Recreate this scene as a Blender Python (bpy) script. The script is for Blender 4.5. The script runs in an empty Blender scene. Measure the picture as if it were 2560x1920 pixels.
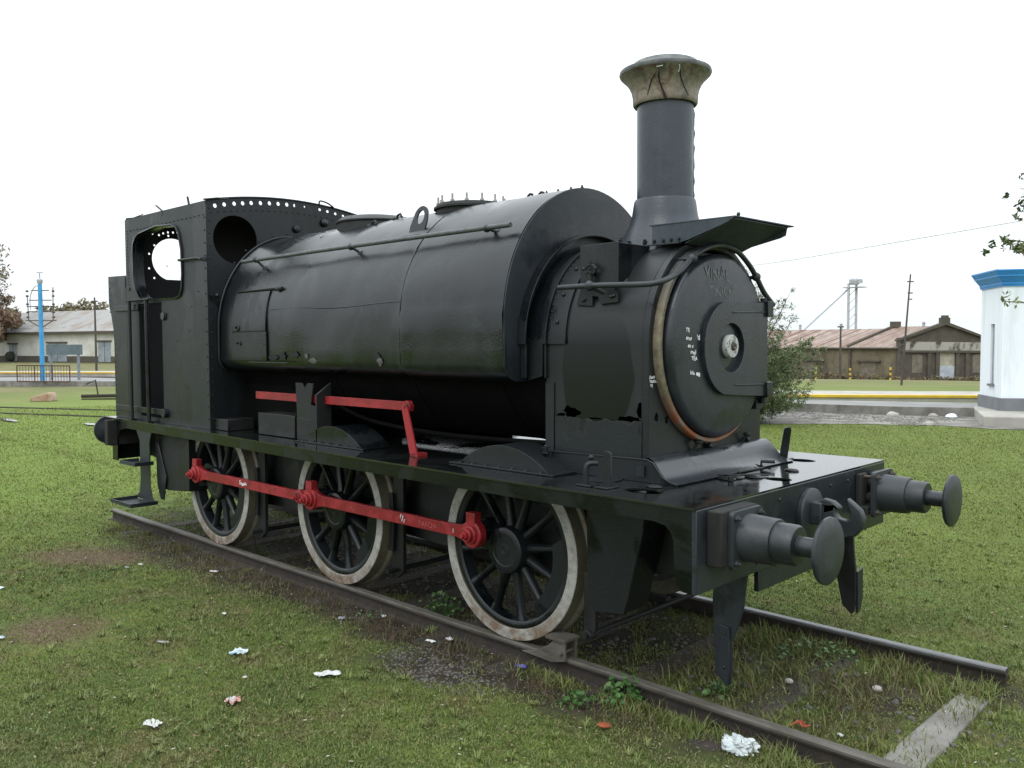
import bpy, bmesh, math, random
import numpy as np
from mathutils import Vector, Matrix, noise
from mathutils.geometry import tessellate_polygon
random.seed(7); rng = np.random.default_rng(7)
PI = math.pi
sc = bpy.context.scene
COL = sc.collection
# ------------------------------------------------------------------ camera
cd = bpy.data.cameras.new('camera'); cam = bpy.data.objects.new('camera', cd); COL.objects.link(cam)
sc.camera = cam
yaw, pit, rol = math.radians(134.1063), math.radians(-2.7653), math.radians(-0.2823)
fw = Vector((math.cos(yaw)*math.cos(pit), math.sin(yaw)*math.cos(pit), math.sin(pit)))
rt = Vector((math.sin(yaw), -math.cos(yaw), 0)); up = rt.cross(fw)
r2 = rt*math.cos(rol)+up*math.sin(rol); u2 = -rt*math.sin(rol)+up*math.cos(rol)
M = Matrix((r2, u2, -fw)).transposed().to_4x4(); M.translation = Vector((4.1706, -5.1383, 2.0659))
cam.matrix_world = M
cd.sensor_width = 36; cd.lens = 2167.13/2560*36; cd.clip_start = .05; cd.clip_end = 3000
CAM = Vector((4.1706, -5.1383, 2.0659))
# ------------------------------------------------------------------ world, sun, exposure
w = bpy.data.worlds.new('World'); sc.world = w; w.use_nodes = True
nt = w.node_tree; N = nt.nodes; L = nt.links; N.clear()
out = N.new('ShaderNodeOutputWorld'); bg = N.new('ShaderNodeBackground'); sky = N.new('ShaderNodeTexSky')
sky.sky_type = 'NISHITA'; sky.sun_disc = False; sky.sun_elevation = math.radians(52); sky.sun_rotation = math.radians(170)
sky.dust_density = 4; sky.air_density = 1; sky.ozone_density = 1
tc = N.new('ShaderNodeTexCoord'); nz = N.new('ShaderNodeTexNoise'); nz.inputs['Scale'].default_value = 1.6; nz.inputs['Detail'].default_value = 5
mr = N.new('ShaderNodeMapRange'); mr.inputs['From Min'].default_value = .3; mr.inputs['From Max'].default_value = .7
mr.inputs['To Min'].default_value = 11.4; mr.inputs['To Max'].default_value = 13.6
cmb = N.new('ShaderNodeVectorMath'); cmb.operation = 'SCALE'; cmb.inputs[0].default_value = (.90, .96, 1.0)
mx = N.new('ShaderNodeMix'); mx.data_type = 'RGBA'; mx.inputs[0].default_value = .93
L.new(tc.outputs['Generated'], nz.inputs['Vector']); L.new(nz.outputs[0], mr.inputs[0]); sxw = N.new('ShaderNodeSeparateXYZ'); L.new(tc.outputs['Generated'], sxw.inputs[0])
gr = N.new('ShaderNodeMapRange'); gr.inputs['To Min'].default_value = .86; gr.inputs['To Max'].default_value = 2.15; L.new(sxw.outputs[2], gr.inputs[0])
mu = N.new('ShaderNodeMath'); mu.operation = 'MULTIPLY'; L.new(mr.outputs[0], mu.inputs[0]); L.new(gr.outputs[0], mu.inputs[1]); L.new(mu.outputs[0], cmb.inputs['Scale'])
L.new(sky.outputs[0], mx.inputs[6]); L.new(cmb.outputs[0], mx.inputs[7]); L.new(mx.outputs[2], bg.inputs[0])
bg.inputs[1].default_value = .1; L.new(bg.outputs[0], out.inputs[0])
sd = bpy.data.lights.new('sun', 'SUN'); sun = bpy.data.objects.new('sun', sd); COL.objects.link(sun)
sd.energy = .55; sd.angle = math.radians(25); sd.color = (1, .985, .96)
az = math.radians(-80); el = math.radians(52)      # light comes from the near side, slightly behind the camera
sdir = Vector((math.cos(az)*math.cos(el), math.sin(az)*math.cos(el), math.sin(el)))
sun.rotation_euler = sdir.to_track_quat('Z', 'Y').to_euler(); sun.location = (0, 0, 30)
sc.view_settings.view_transform = 'Standard'; sc.view_settings.look = 'None'; sc.view_settings.exposure = 0.1; sc.view_settings.gamma = 1

# ------------------------------------------------------------------ helpers
class MB:
    def __init__(s): s.v = []; s.f = []; s.mi = []; s.m = 0
    def add(s, vs, fs):
        b = len(s.v); s.v += [tuple(p) for p in vs]; s.f += [tuple(i+b for i in f) for f in fs]; s.mi += [s.m]*len(fs)
    def box(s, a, b, R=None):
        (x0, y0, z0), (x1, y1, z1) = a, b
        vs = [(x0,y0,z0),(x1,y0,z0),(x1,y1,z0),(x0,y1,z0),(x0,y0,z1),(x1,y0,z1),(x1,y1,z1),(x0,y1,z1)]
        if R is not None: vs = [R @ Vector(p) for p in vs]
        s.add(vs, [(3,2,1,0),(4,5,6,7),(0,1,5,4),(1,2,6,5),(2,3,7,6),(3,0,4,7)])
    def lathe(s, prof, o, ax, n=32, cap0=True, cap1=True, a0=0, a1=2*PI):
        """prof: (radius, distance along ax)"""
        o = Vector(o); ax = Vector(ax).normalized()
        u = ax.orthogonal().normalized(); v = ax.cross(u)
        if abs(ax.x) > .9: u = Vector((0, 1, 0)); v = ax.cross(u)
        if abs(ax.z) > .9: u = Vector((1, 0, 0)); v = ax.cross(u)
        full = abs(a1-a0-2*PI) < 1e-6; k = n if full else n+1
        vs = []
        for r, h in prof:
            for i in range(k):
                t = a0+(a1-a0)*i/n; vs.append(o+ax*h+(u*math.cos(t)+v*math.sin(t))*r)
        fs = []
        for j in range(len(prof)-1):
            for i in range(n):
                a = j*k+i; b = j*k+(i+1) % k
                fs.append((a, b, b+k, a+k))
        if full and cap0 and prof[0][0] > 1e-5: fs.append(tuple(range(k))[::-1])
        if full and cap1 and prof[-1][0] > 1e-5: fs.append(tuple((len(prof)-1)*k+i for i in range(k)))
        s.add(vs, fs)
    def cyl(s, a, b, r, r2=None, n=16):
        a = Vector(a); b = Vector(b); d = b-a
        s.lathe([(r, 0), (r if r2 is None else r2, d.length)], a, d, n)
    def ball(s, c, r, n=10, sz=(1, 1, 1)):
        vs = []; fs = []; m = max(4, n//2)
        for j in range(m+1):
            p = PI*j/m
            for i in range(n):
                t = 2*PI*i/n; vs.append((c[0]+r*sz[0]*math.sin(p)*math.cos(t), c[1]+r*sz[1]*math.sin(p)*math.sin(t), c[2]+r*sz[2]*math.cos(p)))
        for j in range(m):
            for i in range(n):
                a = j*n+i; b = j*n+(i+1) % n; fs.append((a, a+n, b+n, b))
        s.add(vs, fs)
    def tube(s, pts, r, n=10, closed=False, caps=True):
        P = [Vector(p) for p in pts]; k = len(P); R = r if isinstance(r, (list, tuple)) else [r]*k
        vs = []; prev = None
        for i, p in enumerate(P):
            if closed: t = (P[(i+1) % k]-P[i-1])
            else: t = P[min(i+1, k-1)]-P[max(i-1, 0)]
            t.normalize()
            if prev is None: u = t.orthogonal().normalized()
            else: u = (prev-t*prev.dot(t)).normalized()
            prev = u; v = t.cross(u)
            for j in range(n):
                a = 2*PI*j/n; vs.append(p+(u*math.cos(a)+v*math.sin(a))*R[i])
        fs = []
        for i in range(k if closed else k-1):
            for j in range(n):
                a = i*n+j; b = i*n+(j+1) % n; c = ((i+1) % k)*n
                fs.append((a, b, c+(j+1) % n, c+j))
        if not closed and caps: fs.append(tuple(range(n))[::-1]); fs.append(tuple((k-1)*n+j for j in range(n)))
        s.add(vs, fs)
    def plate(s, outer, holes, O, U, V, t):
        """flat plate with holes; 2D points mapped O+U*a+V*b, thickness t along -(UxV)"""
        O = Vector(O); U = Vector(U); V = Vector(V); Nn = U.cross(V).normalized()
        loops = [outer]+list(holes)
        P3 = [[Vector((a, b, 0)) for a, b in l] for l in loops]
        tris = tessellate_polygon(P3)
        flat = [p for l in loops for p in l]; n = len(flat)
        vs = [O+U*a+V*b for a, b in flat]+[O+U*a+V*b-Nn*t for a, b in flat]
        fs = [tuple(x) for x in tris]+[tuple(i+n for i in x)[::-1] for x in tris]
        b = 0
        for l in loops:
            k = len(l)
            for i in range(k): fs.append((b+i, b+(i+1) % k, b+(i+1) % k+n, b+i+n))
            b += k
        s.add(vs, fs)
    def xz(s, outer, y, t, holes=()): s.plate(outer, holes, (0, y, 0), (1, 0, 0), (0, 0, 1), t)    # thickness toward +y
    def yz(s, outer, x, t, holes=()): s.plate(outer, holes, (x, 0, 0), (0, 1, 0), (0, 0, 1), t)     # thickness toward -x
    def hexbolt(s, c, ax, r, h):
        s.lathe([(r, 0), (r, h)], c, ax, 6); s.lathe([(r*.55, h), (r*.55, h*1.9)], c, ax, 8)
    def build(s, name, mats, parent=None, bevel=0, smooth=True, seg=2, ang=38, weld=False):
        me = bpy.data.meshes.new(name); me.from_pydata(s.v, [], s.f)
        if not isinstance(mats, (list, tuple)): mats = [mats]
        for m in mats: me.materials.append(m)
        if len(mats) > 1: me.polygons.foreach_set('material_index', s.mi)
        bm = bmesh.new(); bm.from_mesh(me)
        if weld: bmesh.ops.remove_doubles(bm, verts=bm.verts, dist=1e-4)
        bmesh.ops.recalc_face_normals(bm, faces=bm.faces); bm.to_mesh(me); bm.free()
        if smooth:
            me.shade_smooth(); me.set_sharp_from_angle(angle=math.radians(ang))
        o = bpy.data.objects.new(name, me); COL.objects.link(o)
        if parent: o.parent = parent
        if bevel:
            b = o.modifiers.new('bevel', 'BEVEL'); b.width = bevel; b.segments = seg; b.limit_method = 'ANGLE'; b.angle_limit = math.radians(40); b.harden_normals = False
        return o
def empty(name, loc, label=None, cat=None, group=None):
    o = bpy.data.objects.new(name, None); COL.objects.link(o); o.location = loc; o.empty_display_size = .3
    if label: tag(o, label, cat, group)
    return o
def tag(o, label, cat, group=None, kind=None):
    if label: o['label'] = label
    if cat: o['category'] = cat
    if group: o['group'] = group
    if kind: o['kind'] = kind
    return o
def circ(cx, cy, r, n=32, ry=None, a0=0):
    ry = r if ry is None else ry
    return [(cx+r*math.cos(a0+2*PI*i/n), cy+ry*math.sin(a0+2*PI*i/n)) for i in range(n)]
def arc(cx, cy, r, a, b, n, ry=None):
    ry = r if ry is None else ry
    return [(cx+r*math.cos(math.radians(a+(b-a)*i/n)), cy+ry*math.sin(math.radians(a+(b-a)*i/n))) for i in range(n+1)]
def rrect(x0, z0, x1, z1, r, n=6):
    return arc(x1-r, z1-r, r, 0, 90, n)+arc(x0+r, z1-r, r, 90, 180, n)+arc(x0+r, z0+r, r, 180, 270, n)+arc(x1-r, z0+r, r, 270, 360, n)
def smoothpts(pts, k=6):
    P = [Vector(p) for p in pts]; out = []
    for i in range(len(P)-1):
        p0 = P[max(i-1, 0)]; p1 = P[i]; p2 = P[i+1]; p3 = P[min(i+2, len(P)-1)]
        for j in range(k):
            t = j/k; out.append(.5*((2*p1)+(-p0+p2)*t+(2*p0-5*p1+4*p2-p3)*t*t+(-p0+3*p1-3*p2+p3)*t**3))
    out.append(P[-1]); return out
def text_into(mb, s, O, U, V, size, jitter=.0, bold=0.0, fx=None):
    cu = bpy.data.curves.new('t', 'FONT'); cu.body = s; cu.size = 1; cu.resolution_u = 3; cu.offset = bold
    ob = bpy.data.objects.new('t', cu); COL.objects.link(ob)
    dg = bpy.context.evaluated_depsgraph_get(); me = ob.evaluated_get(dg).to_mesh()
    O = Vector(O); U = Vector(U); V = Vector(V)
    vs = [O+U*(v.co.x*size)+V*((v.co.y+jitter*math.sin(v.co.x*4))*size) for v in me.vertices]
    if fx: vs = [fx(v) for v in vs]
    mb.add(vs, [tuple(p.vertices) for p in me.polygons])
    ob.evaluated_get(dg).to_mesh_clear(); bpy.data.objects.remove(ob); bpy.data.curves.remove(cu)
# ------------------------------------------------------------------ materials
def nodes(name):
    m = bpy.data.materials.new(name); m.use_nodes = True
    t = m.node_tree; b = t.nodes['Principled BSDF']; return m, t, b
def pos(t, scale=(1, 1, 1)):
    g = t.nodes.new('ShaderNodeNewGeometry'); mp = t.nodes.new('ShaderNodeMapping'); mp.inputs['Scale'].default_value = scale
    t.links.new(g.outputs['Position'], mp.inputs['Vector']); return mp.outputs[0]
def noi(t, vec, scale, detail=4, rough=.55, dist=0):
    n = t.nodes.new('ShaderNodeTexNoise'); n.inputs['Scale'].default_value = scale; n.inputs['Detail'].default_value = detail
    n.inputs['Roughness'].default_value = rough; n.inputs['Distortion'].default_value = dist; t.links.new(vec, n.inputs['Vector']); return n.outputs[0]
def ramp(t, fac, stops, interp='LINEAR'):
    r = t.nodes.new('ShaderNodeValToRGB'); r.color_ramp.interpolation = interp
    e = r.color_ramp.elements
    while len(e) < len(stops): e.new(.5)
    for i, (p, c) in enumerate(stops):
        e[i].position = p
        c = (c, c, c) if isinstance(c, (int, float)) else c
        e[i].color = (*c, 1)
    t.links.new(fac, r.inputs[0]); return r.outputs[0]
def mixc(t, fac, a, b, mode='MIX'):
    m = t.nodes.new('ShaderNodeMix'); m.data_type = 'RGBA'; m.blend_type = mode
    for i, x in ((0, fac), (6, a), (7, b)):
        if hasattr(x, 'links'): t.links.new(x, m.inputs[i])
        elif isinstance(x, (int, float)): m.inputs[i].default_value = x if i == 0 else (x, x, x, 1)
        else: m.inputs[i].default_value = (*x, 1)
    return m.outputs[2]
def bump(t, b, h, strength, dist=.01):
    n = t.nodes.new('ShaderNodeBump'); n.inputs['Strength'].default_value = strength; n.inputs['Distance'].default_value = dist
    t.links.new(h, n.inputs['Height']); t.links.new(n.outputs[0], b.inputs['Normal'])
def paint(name, c1, c2, r1=.3, r2=.6, wet=.5, scale=1.6, streak=True, spots=None, bmp=.25, spec=.5, sharp=.03, wisps=None, st=(1, 1, 1)):
    m, t, b = nodes(name)
    p = pos(t); n1 = noi(t, pos(t, st), scale, 4, .55, .6)
    base = ramp(t, n1, [(wet-sharp, 0.0), (wet+sharp, 1.0)])
    col = mixc(t, base, c1, c2)
    if streak:
        s = noi(t, pos(t, (7, 7, .5)), 1.5, 4, .6); sr = ramp(t, s, [(.45, 0.0), (.75, .45)])
        col = mixc(t, sr, col, tuple(x*1.4+.002 for x in c2))
    f = noi(t, p, 35, 4, .6); col = mixc(t, ramp(t, f, [(.35, .0), (.75, .35)]), col, tuple(x*1.35 for x in c2))
    if wisps:
        wn_ = noi(t, pos(t, (1.2, 2.5, .8)), 2.6, 6, .75, 1.2); col = mixc(t, ramp(t, wn_, [(.56, 0.0), (.63, .55), (.66, .1), (.74, .7)]), col, wisps)
    if spots:
        sp = noi(t, p, spots[1], 6, .7); col = mixc(t, ramp(t, sp, [(spots[2], 0.0), (spots[2]+.05, 1.0)]), col, spots[0])
    t.links.new(col, b.inputs['Base Color'])
    rr = t.nodes.new('ShaderNodeMapRange'); rr.inputs['To Min'].default_value = r1; rr.inputs['To Max'].default_value = r2
    t.links.new(base, rr.inputs[0]); t.links.new(rr.outputs[0], b.inputs['Roughness'])
    b.inputs['Specular IOR Level'].default_value = spec
    h = mixc(t, .25, noi(t, p, 3.2, 2), noi(t, p, 60, 3)); bump(t, b, h, bmp, .02)
    return m
def simple(name, c1, c2=None, scale=5, rough=.8, bmp=.2, detail=5, lo=.35, hi=.65, bscale=40, metal=0, stretch=(1, 1, 1)):
    m, t, b = nodes(name); c2 = c2 or tuple(x*.7 for x in c1)
    p = pos(t, stretch); n = noi(t, p, scale, detail, .6)
    t.links.new(mixc(t, ramp(t, n, [(lo, 0.0), (hi, 1.0)]), c1, c2), b.inputs['Base Color'])
    b.inputs['Roughness'].default_value = rough; b.inputs['Metallic'].default_value = metal
    if bmp: bump(t, b, noi(t, p, bscale, 4), bmp, .01)
    return m
BLK = paint('black_paint', (.0022, .0034, .0040), (.0085, .0105, .0122), .20, .40, .46, 1.7, sharp=.018, st=(1, 1, .6), spec=.38, spots=((.030, .018, .010), 9, .70), wisps=(.018, .020, .021))
BLKT = paint('tank_paint', (.0016, .0028, .0034), (.0042, .0060, .0070), .17, .30, .46, 1.1, spots=((.028, .032, .036), 12, .70), bmp=.24, wisps=(.016, .021, .026), spec=.5)
CABM = paint('cab_side_paint', (.0036, .0050, .0054), (.0105, .0130, .0145), .32, .45, .45, 2.0, sharp=.015, st=(1, 1, .45), spec=.36, spots=((.03, .02, .012), 9, .70), wisps=(.028, .031, .031))
VALM = paint('valance_paint', (.0018, .0028, .0026), (.0045, .0062, .0060), .24, .38, .5, 2, spec=.38)
BLKM = paint('matt_black_paint', (.0030, .0038, .0038), (.006, .007, .007), .45, .65, .5, 2.0)
WETB = paint('wet_plate_paint', (.005, .006, .006), (.011, .012, .012), .02, .11, .5, 2.4, streak=False, bmp=.05, spec=.95)
GRY = paint('grey_black_paint', (.0085, .0112, .0142), (.0155, .0195, .0245), .30, .46, .5, 1.5, spots=((.02, .015, .010), 14, .70), wisps=(.030, .034, .040))
GRYF = paint('buffer_paint', (.0135, .0165, .0195), (.0215, .0255, .0295), .38, .52, .5, 3)
CHM = paint('chimney_paint', (.020, .026, .034), (.030, .038, .049), .34, .46, .52, 1.5, sharp=.008, spots=((.02, .015, .010), 14, .72), wisps=(.040, .048, .058))
VISM = paint('visor_lightened_paint', (.050, .060, .070), (.066, .078, .090), .7, .8, .5, 2, spec=.15)  # lighter than the other paint so the visor underside looks lit
GRIME_SHADE = paint('grime_and_shade', (.0020, .0022, .0022), (.0045, .0045, .0042), .85, .95, .5, 3, streak=False, spec=.08)  # dull dirt, made near black to paint in the shade under the tank
RAILG = simple('worn_grey_handrail', (.085, .09, .095), (.05, .053, .056), 14, .45, .2)
SOOT_SHADE = paint('soot_and_shade_interior', (.006, .006, .007), (.010, .010, .011), .8, .9, .5, 2, streak=False)  # soot in the smokebox; in the cab the dark colour stands in for shade
RED = paint('red_paint', (.185, .0085, .0120), (.275, .015, .019), .40, .55, .5, 5, streak=False, wisps=(.095, .014, .014), spots=((.035, .016, .013), 13, .60), bmp=.2)
WOOD = paint('rotten_timber', (.005, .0052, .0045), (.013, .013, .011), .8, .9, .5, 6)
TYREF = simple('tyre_face_paint', (.50, .49, .44), (.30, .27, .21), 14, .6, .3, lo=.5, hi=.75)
m, t, b = nodes('tyre_tread_metal'); TYRET = m
p = pos(t); c = mixc(t, noi(t, p, 10), (.12, .115, .08), (.19, .175, .125)); c = mixc(t, ramp(t, noi(t, p, 25, 5), [(.55, 0.0), (.7, .7)]), c, (.13, .06, .025))
t.links.new(c, b.inputs['Base Color']); b.inputs['Roughness'].default_value = .5; b.inputs['Metallic'].default_value = .35; bump(t, b, noi(t, p, 50), .3)
# tyre face: cream paint, rust brown toward the contact with the rail
m, t, b = nodes('tyre_face_cream'); TYREF = m
p = pos(t); sx = t.nodes.new('ShaderNodeSeparateXYZ'); t.links.new(p, sx.inputs[0])
low = t.nodes.new('ShaderNodeMapRange'); low.inputs['From Min'].default_value = .42; low.inputs['From Max'].default_value = .02; t.links.new(sx.outputs[2], low.inputs[0])
c = mixc(t, ramp(t, noi(t, p, 22, 6, .7), [(.45, 0.0), (.68, .8)]), (.33, .325, .295), (.15, .135, .11))
lm = mixc(t, low.outputs[0], 0.0, ramp(t, noi(t, p, 14, 5), [(.35, .1), (.6, 1.0)]), 'MIX')
c = mixc(t, lm, c, (.13, .075, .04)); t.links.new(c, b.inputs['Base Color']); b.inputs['Roughness'].default_value = .6; bump(t, b, noi(t, p, 60), .3)
# smokebox door ring: bare grey/cream metal, orange rust low down
m, t, b = nodes('door_ring_metal'); RING = m
p = pos(t); sx = t.nodes.new('ShaderNodeSeparateXYZ'); t.links.new(p, sx.inputs[0])
lo_ = t.nodes.new('ShaderNodeMapRange'); lo_.inputs['From Min'].default_value = 1.75; lo_.inputs['From Max'].default_value = 1.55; t.links.new(sx.outputs[2], lo_.inputs[0])
hi_ = t.nodes.new('ShaderNodeMapRange'); hi_.inputs['From Min'].default_value = 2.25; hi_.inputs['From Max'].default_value = 2.5; t.links.new(sx.outputs[2], hi_.inputs[0])
n = noi(t, p, 16, 6, .7)
c = mixc(t, ramp(t, n, [(.4, 0.0), (.65, 1.0)]), (.20, .17, .11), (.10, .08, .055))
c = mixc(t, hi_.outputs[0], c, mixc(t, ramp(t, n, [(.5, 0.0), (.6, 1.0)]), (.05, .05, .048), (.12, .11, .10)))
c = mixc(t, lo_.outputs[0], c, mixc(t, ramp(t, noi(t, p, 9, 5), [(.42, 0.0), (.6, 1.0)]), (.30, .10, .04), (.22, .17, .13)))
t.links.new(c, b.inputs['Base Color']); b.inputs['Roughness'].default_value = .6; b.inputs['Metallic'].default_value = .2; bump(t, b, n, .4)
# chimney cap: tarnished copper grey with a brownish red patch
m, t, b = nodes('tarnished_copper'); CAPM = m
p = pos(t); n = noi(t, pos(t, (1, 1, .45)), 8, 6, .7, .8)
c = ramp(t, n, [(.3, (.07, .062, .05)), (.43, (.14, .125, .10)), (.55, (.24, .205, .155)), (.66, (.13, .075, .055)), (.78, (.20, .18, .15))])
c = mixc(t, ramp(t, noi(t, pos(t, (1, 1, .5)), 5, 3), [(.52, 0.0), (.62, .8)]), c, (.13, .055, .045))
t.links.new(c, b.inputs['Base Color']); b.inputs['Roughness'].default_value = .55; b.inputs['Metallic'].default_value = .15; bump(t, b, noi(t, p, 12, 4), .6, .02)
CAPD = simple('cap_rim_dark', (.075, .08, .08), (.16, .165, .16), 12, .5, .3, metal=.3)
HUBM = simple('chipped_white_paint', (.40, .41, .39), (.14, .13, .11), 26, .6, .5, lo=.56, hi=.62)
CHALK = simple('chalk_white', (.78, .78, .78), (.6, .6, .6), 40, .9, 0)
SCRATCH = simple('scratched_grey', (.20, .21, .22), (.10, .105, .11), 40, .8, 0)
DULLRED = simple('scratched_pink', (.46, .10, .10), (.36, .04, .04), 50, .7, 0)
RAILM = simple('rail_head', (.13, .12, .105), (.075, .065, .05), 9, .55, .4, metal=.2, stretch=(.4, 2, 1))
RAILF = simple('rail_head_worn', (.16, .165, .17), (.10, .10, .10), 9, .4, .4, metal=.4, stretch=(.4, 2, 1))
RAILW = simple('rail_web_rust', (.035, .026, .019), (.02, .016, .013), 9, .85, .5)
CONC = simple('old_concrete', (.25, .24, .22), (.13, .12, .105), 3, .9, .4)
CONCL = simple('pale_concrete', (.42, .40, .36), (.30, .28, .25), 1.2, .9, .3)
ASPH = simple('platform_asphalt', (.26, .255, .25), (.19, .185, .18), .8, .85, .3)
YEL = simple('yellow_line_paint', (.66, .42, .02), (.50, .33, .04), 2, .7, .1)
WHT = simple('white_render', (.80, .84, .88), (.62, .66, .69), 1.6, .85, .15, bscale=8, stretch=(2.5, 2.5, .35), lo=.5, hi=.85)
BLU = simple('blue_paint', (.02, .20, .52), (.03, .26, .60), 2, .5, .1)
BLU2 = simple('mast_blue', (.03, .25, .55), (.06, .33, .62), 3, .5, .1)
PLIN = simple('grey_plinth_paint', (.19, .20, .21), (.15, .16, .17), 3, .8, .1)
DKST = simple('dark_steel', (.05, .045, .042), (.08, .06, .05), 4, .7, .2)
GREYST = simple('grey_steel', (.22, .25, .28), (.16, .18, .2), 4, .6, .1)
GALV = simple('galvanised_steel', (.45, .47, .5), (.35, .36, .38), 2, .5, .1)

# ------------------------------------------------------------------ ground
def lines_y(P, x):
    return np.interp(x, [p[0] for p in P], [p[1] for p in P])
def gheight(x, y):
    d = np.hypot(x-CAM.x, y-CAM.y)
    s = np.clip((d-50)/28, 0, 1); s = s*s*(3-2*s)
    return -.125-1.175*s
def gz(x, y): return float(gheight(np.array(x, float), np.array(y, float)))
rad = np.concatenate([[0], np.geomspace(1.5, 2500, 90)]); nth = 160
vs = [(CAM.x, CAM.y, -.125)]; fs = []
for r in rad[1:]:
    for i in range(nth):
        a = 2*PI*i/nth; x = CAM.x+r*math.cos(a); y = CAM.y+r*math.sin(a); vs.append((x, y, gz(x, y)))
for i in range(nth): fs.append((0, 1+i, 1+(i+1) % nth))
for j in range(len(rad)-2):
    for i in range(nth):
        a = 1+j*nth+i; b_ = 1+j*nth+(i+1) % nth; fs.append((a, a+nth, b_+nth, b_))
# shared grass/dirt colour logic ----------------------------------
def grass_col(t, p):
    n1 = noi(t, p, .55, 4, .6, .4); n2 = noi(t, p, 2.6, 5, .65); n3 = noi(t, p, 9, 4, .6)
    c = mixc(t, ramp(t, n1, [(.36, 0.0), (.62, 1.0)]), (.062, .100, .017), (.122, .168, .030))
    c = mixc(t, ramp(t, n2, [(.50, 0.0), (.69, .85)]), c, (.135, .105, .046))
    c = mixc(t, ramp(t, n3, [(.38, 0.0), (.66, .55)]), c, (.034, .050, .014))
    sy = t.nodes.new('ShaderNodeSeparateXYZ'); t.links.new(p, sy.inputs[0]); fy = t.nodes.new('ShaderNodeMapRange'); fy.inputs['From Min'].default_value = .9; fy.inputs['From Max'].default_value = 5; fy.inputs['To Max'].default_value = .65; t.links.new(sy.outputs[1], fy.inputs[0])
    c = mixc(t, fy.outputs[0], c, (.135, .185, .032))
    fx = t.nodes.new('ShaderNodeMapRange'); fx.inputs['From Min'].default_value = -5; fx.inputs['From Max'].default_value = -9; fx.inputs['To Max'].default_value = .6; t.links.new(sy.outputs[0], fx.inputs[0])
    c = mixc(t, fx.outputs[0], c, (.165, .240, .038))
    return c, n1, n2, n3
def boxmask(t, p, cx, cy, rx, ry, ang=0, soft=.35, nscale=3, namp=.5):
    """soft noisy elliptic mask (1 inside) as world space wear patch"""
    mp = t.nodes.new('ShaderNodeMapping'); mp.vector_type = 'TEXTURE'
    mp.inputs['Location'].default_value = (cx, cy, 0); mp.inputs['Rotation'].default_value = (0, 0, ang); mp.inputs['Scale'].default_value = (rx, ry, 1000)
    t.links.new(p, mp.inputs[0]); ln = t.nodes.new('ShaderNodeVectorMath'); ln.operation = 'LENGTH'; t.links.new(mp.outputs[0], ln.inputs[0])
    nn = noi(t, p, nscale, 5, .65)
    ad = t.nodes.new('ShaderNodeMath'); ad.operation = 'MULTIPLY_ADD'; t.links.new(nn, ad.inputs[0]); ad.inputs[1].default_value = namp*2; t.links.new(ln.outputs['Value'], ad.inputs[2])
    mr = t.nodes.new('ShaderNodeMapRange'); mr.interpolation_type = 'SMOOTHSTEP'
    mr.inputs['From Min'].default_value = 1+namp+soft; mr.inputs['From Max'].default_value = 1+namp-soft
    t.links.new(ad.outputs[0], mr.inputs[0]); return mr.outputs[0]
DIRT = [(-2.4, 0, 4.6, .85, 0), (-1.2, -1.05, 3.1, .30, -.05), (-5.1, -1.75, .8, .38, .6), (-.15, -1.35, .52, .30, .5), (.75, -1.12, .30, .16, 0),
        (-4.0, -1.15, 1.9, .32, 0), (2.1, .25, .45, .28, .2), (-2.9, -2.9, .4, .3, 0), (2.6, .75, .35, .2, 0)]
def dirt_mask_np(x, y):
    m = np.zeros_like(x)
    for cx, cy, rx, ry, a in DIRT:
        dx, dy = x-cx, y-cy; u = (dx*math.cos(a)+dy*math.sin(a))/rx; v = (-dx*math.sin(a)+dy*math.cos(a))/ry
        nn = .16*np.sin(x*9+np.sin(y*7)*2)+.14*np.sin(y*11+np.sin(x*5)*2)+.10*np.sin(x*23+y*17)+.10*np.sin(x*31-y*37+1)
        k = .62 if (cx, cy) in ((-5.1, -1.75), (-2.9, -2.9), (-4.0, -1.15), (2.1, .25), (2.6, .75)) else 1.0
        m = np.maximum(m, k*np.clip((1.25+nn*1.6-np.hypot(u, v))/.75, 0, 1))
    return m
m, t, b = nodes('ground_soil_grass'); GROUND = m
p = pos(t); c, n1, n2, n3 = grass_col(t, p)
dist = t.nodes.new('ShaderNodeVectorMath'); dist.operation = 'DISTANCE'; t.links.new(p, dist.inputs[0]); dist.inputs[1].default_value = (1, 2, 0)
far = t.nodes.new('ShaderNodeMapRange'); far.inputs['From Min'].default_value = 25; far.inputs['From Max'].default_value = 45; t.links.new(dist.outputs['Value'], far.inputs[0])
c = mixc(t, far.outputs[0], c, mixc(t, ramp(t, noi(t, pos(t, (.25, 1, 1)), .8, 5), [(.4, 0.0), (.65, 1.0)]), (.115, .13, .045), (.18, .155, .075)))
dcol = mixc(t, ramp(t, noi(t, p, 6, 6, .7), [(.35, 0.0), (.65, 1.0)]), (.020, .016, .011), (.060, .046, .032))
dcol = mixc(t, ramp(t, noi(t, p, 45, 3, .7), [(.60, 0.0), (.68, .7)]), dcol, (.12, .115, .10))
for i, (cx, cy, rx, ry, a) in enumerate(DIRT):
    c = mixc(t, boxmask(t, p, cx, cy, rx, ry, a, .55, 4, .7), c, (.12, .082, .05) if i in (2, 7) else (mixc(t, .6, dcol, (.004, .0035, .003)) if i == 0 else dcol))  # first patch, under the engine, darkened further to paint in its shadow
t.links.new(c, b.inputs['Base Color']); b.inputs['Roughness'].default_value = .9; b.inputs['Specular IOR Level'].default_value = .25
bump(t, b, mixc(t, .5, noi(t, p, 18, 5, .7), noi(t, p, 70, 4, .7)), .8, .03)
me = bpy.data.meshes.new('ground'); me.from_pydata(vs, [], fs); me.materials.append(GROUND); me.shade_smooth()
go = bpy.data.objects.new('ground', me); COL.objects.link(go); go['kind'] = 'structure'

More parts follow.
